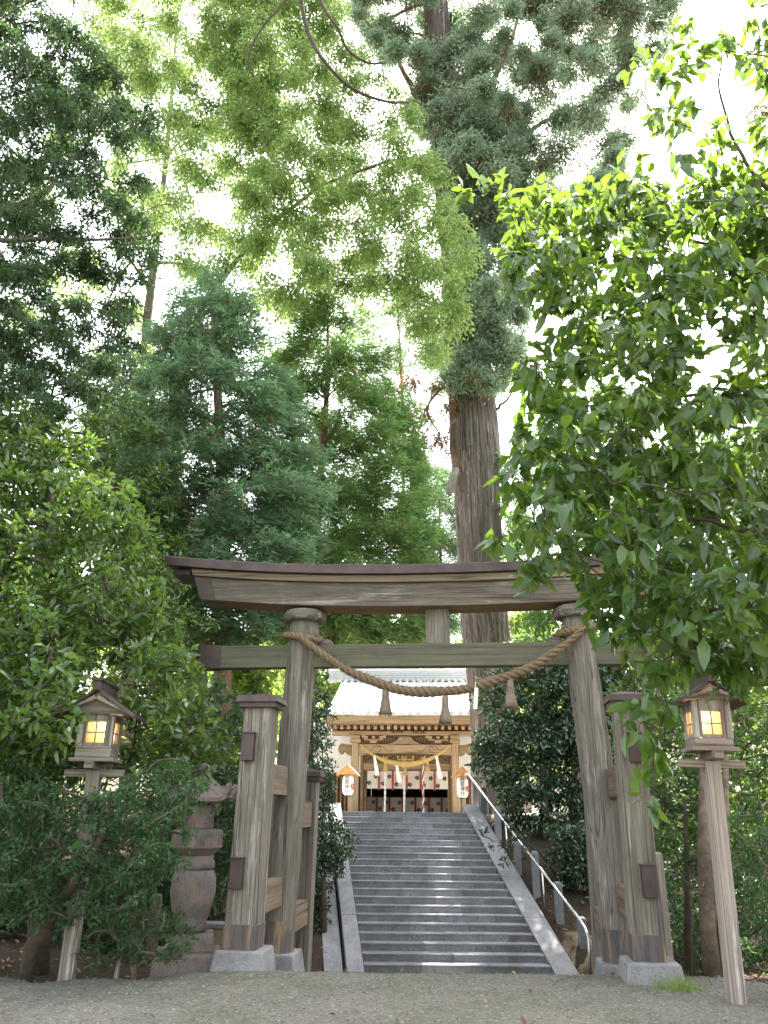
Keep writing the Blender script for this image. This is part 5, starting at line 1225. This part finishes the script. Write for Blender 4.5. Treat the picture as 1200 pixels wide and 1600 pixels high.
# ------------------------------------------------------------------ camera, light, sky
cam = bpy.data.cameras.new('camera'); co = bpy.data.objects.new('camera', cam); COL.objects.link(co)
cam.sensor_fit = 'VERTICAL'; cam.sensor_height = 32.0; cam.sensor_width = 24.0; cam.lens = F_PX / 1600 * 32.0
cam.clip_start = .05; cam.clip_end = 1000
co.matrix_world = Matrix(((RV[0], UV[0], -FW[0], 0), (RV[1], UV[1], -FW[1], 0), (RV[2], UV[2], -FW[2], EYE), (0, 0, 0, 1)))
SC.camera = co
SUN_EL, SUN_AZ = rad(61), rad(26)        # azimuth to the right of the view direction (+Y)
sl2 = bpy.data.lights.new('sun', 'SUN'); sl2.energy = 4.2; sl2.angle = rad(.53); sl2.color = (1, .93, .82)
so = bpy.data.objects.new('sun', sl2); COL.objects.link(so)
sd = Vector((math.sin(SUN_AZ) * math.cos(SUN_EL), math.cos(SUN_AZ) * math.cos(SUN_EL), math.sin(SUN_EL)))
so.rotation_euler = sd.to_track_quat('Z', 'Y').to_euler(); so.location = (0, 0, 60)
w = bpy.data.worlds.new('World'); SC.world = w; w.use_nodes = True
nt = w.node_tree; bg = nt.nodes['Background']; sky = nt.nodes.new('ShaderNodeTexSky')
sky.sky_type = 'NISHITA'; sky.sun_disc = False; sky.sun_elevation = SUN_EL; sky.sun_rotation = SUN_AZ
sky.air_density = 1.6; sky.dust_density = 3.0; sky.ozone_density = 1.0; sky.altitude = 50
hs = nt.nodes.new('ShaderNodeHueSaturation'); hs.inputs['Saturation'].default_value = .45
wm = nt.nodes.new('ShaderNodeMix'); wm.data_type = 'RGBA'; wm.blend_type = 'MULTIPLY'; wm.inputs[0].default_value = 1; wm.inputs[7].default_value = (1.03, 1.0, .95, 1)   # milky summer haze over the whole sky
nt.links.new(sky.outputs[0], hs.inputs['Color']); nt.links.new(hs.outputs[0], wm.inputs[6]); nt.links.new(wm.outputs[2], bg.inputs['Color']); bg.inputs['Strength'].default_value = .12
vs_ = SC.view_settings; SC.display_settings.display_device = 'sRGB'
vs_.view_transform = 'Standard'; vs_.look = 'None'; vs_.gamma = 1; vs_.use_curve_mapping = False; vs_.exposure = 2.88
SC.render.engine = 'CYCLES'; cy = SC.cycles
cy.max_bounces = 8; cy.diffuse_bounces = 4; cy.glossy_bounces = 3; cy.transmission_bounces = 4; cy.transparent_max_bounces = 8
cy.use_denoising = True
try: cy.denoiser = 'OPENIMAGEDENOISE'; cy.denoising_input_passes = 'RGB_ALBEDO_NORMAL'
except Exception: pass
cy.sample_clamp_indirect = 6; cy.caustics_reflective = False; cy.caustics_refractive = False
HAZE = 0
if HAZE:
    t = NT('haze_air'); t.nt.nodes.remove(t.b); v = t.n('ShaderNodeVolumePrincipled'); v.inputs['Density'].default_value = HAZE; v.inputs['Color'].default_value = (.93, .96, 1, 1); v.inputs['Anisotropy'].default_value = .5
    t.l(v.outputs[0], t.out.inputs['Volume'])
    mb = MB(); mb.box((0, 83, 31), (300, 240, 68)); tag(mb.build('haze', t.m), 'thin pale haze hanging in the air among the trees', 'haze', kind='stuff')
cy.volume_bounces = 1
bpy.context.view_layer.update()
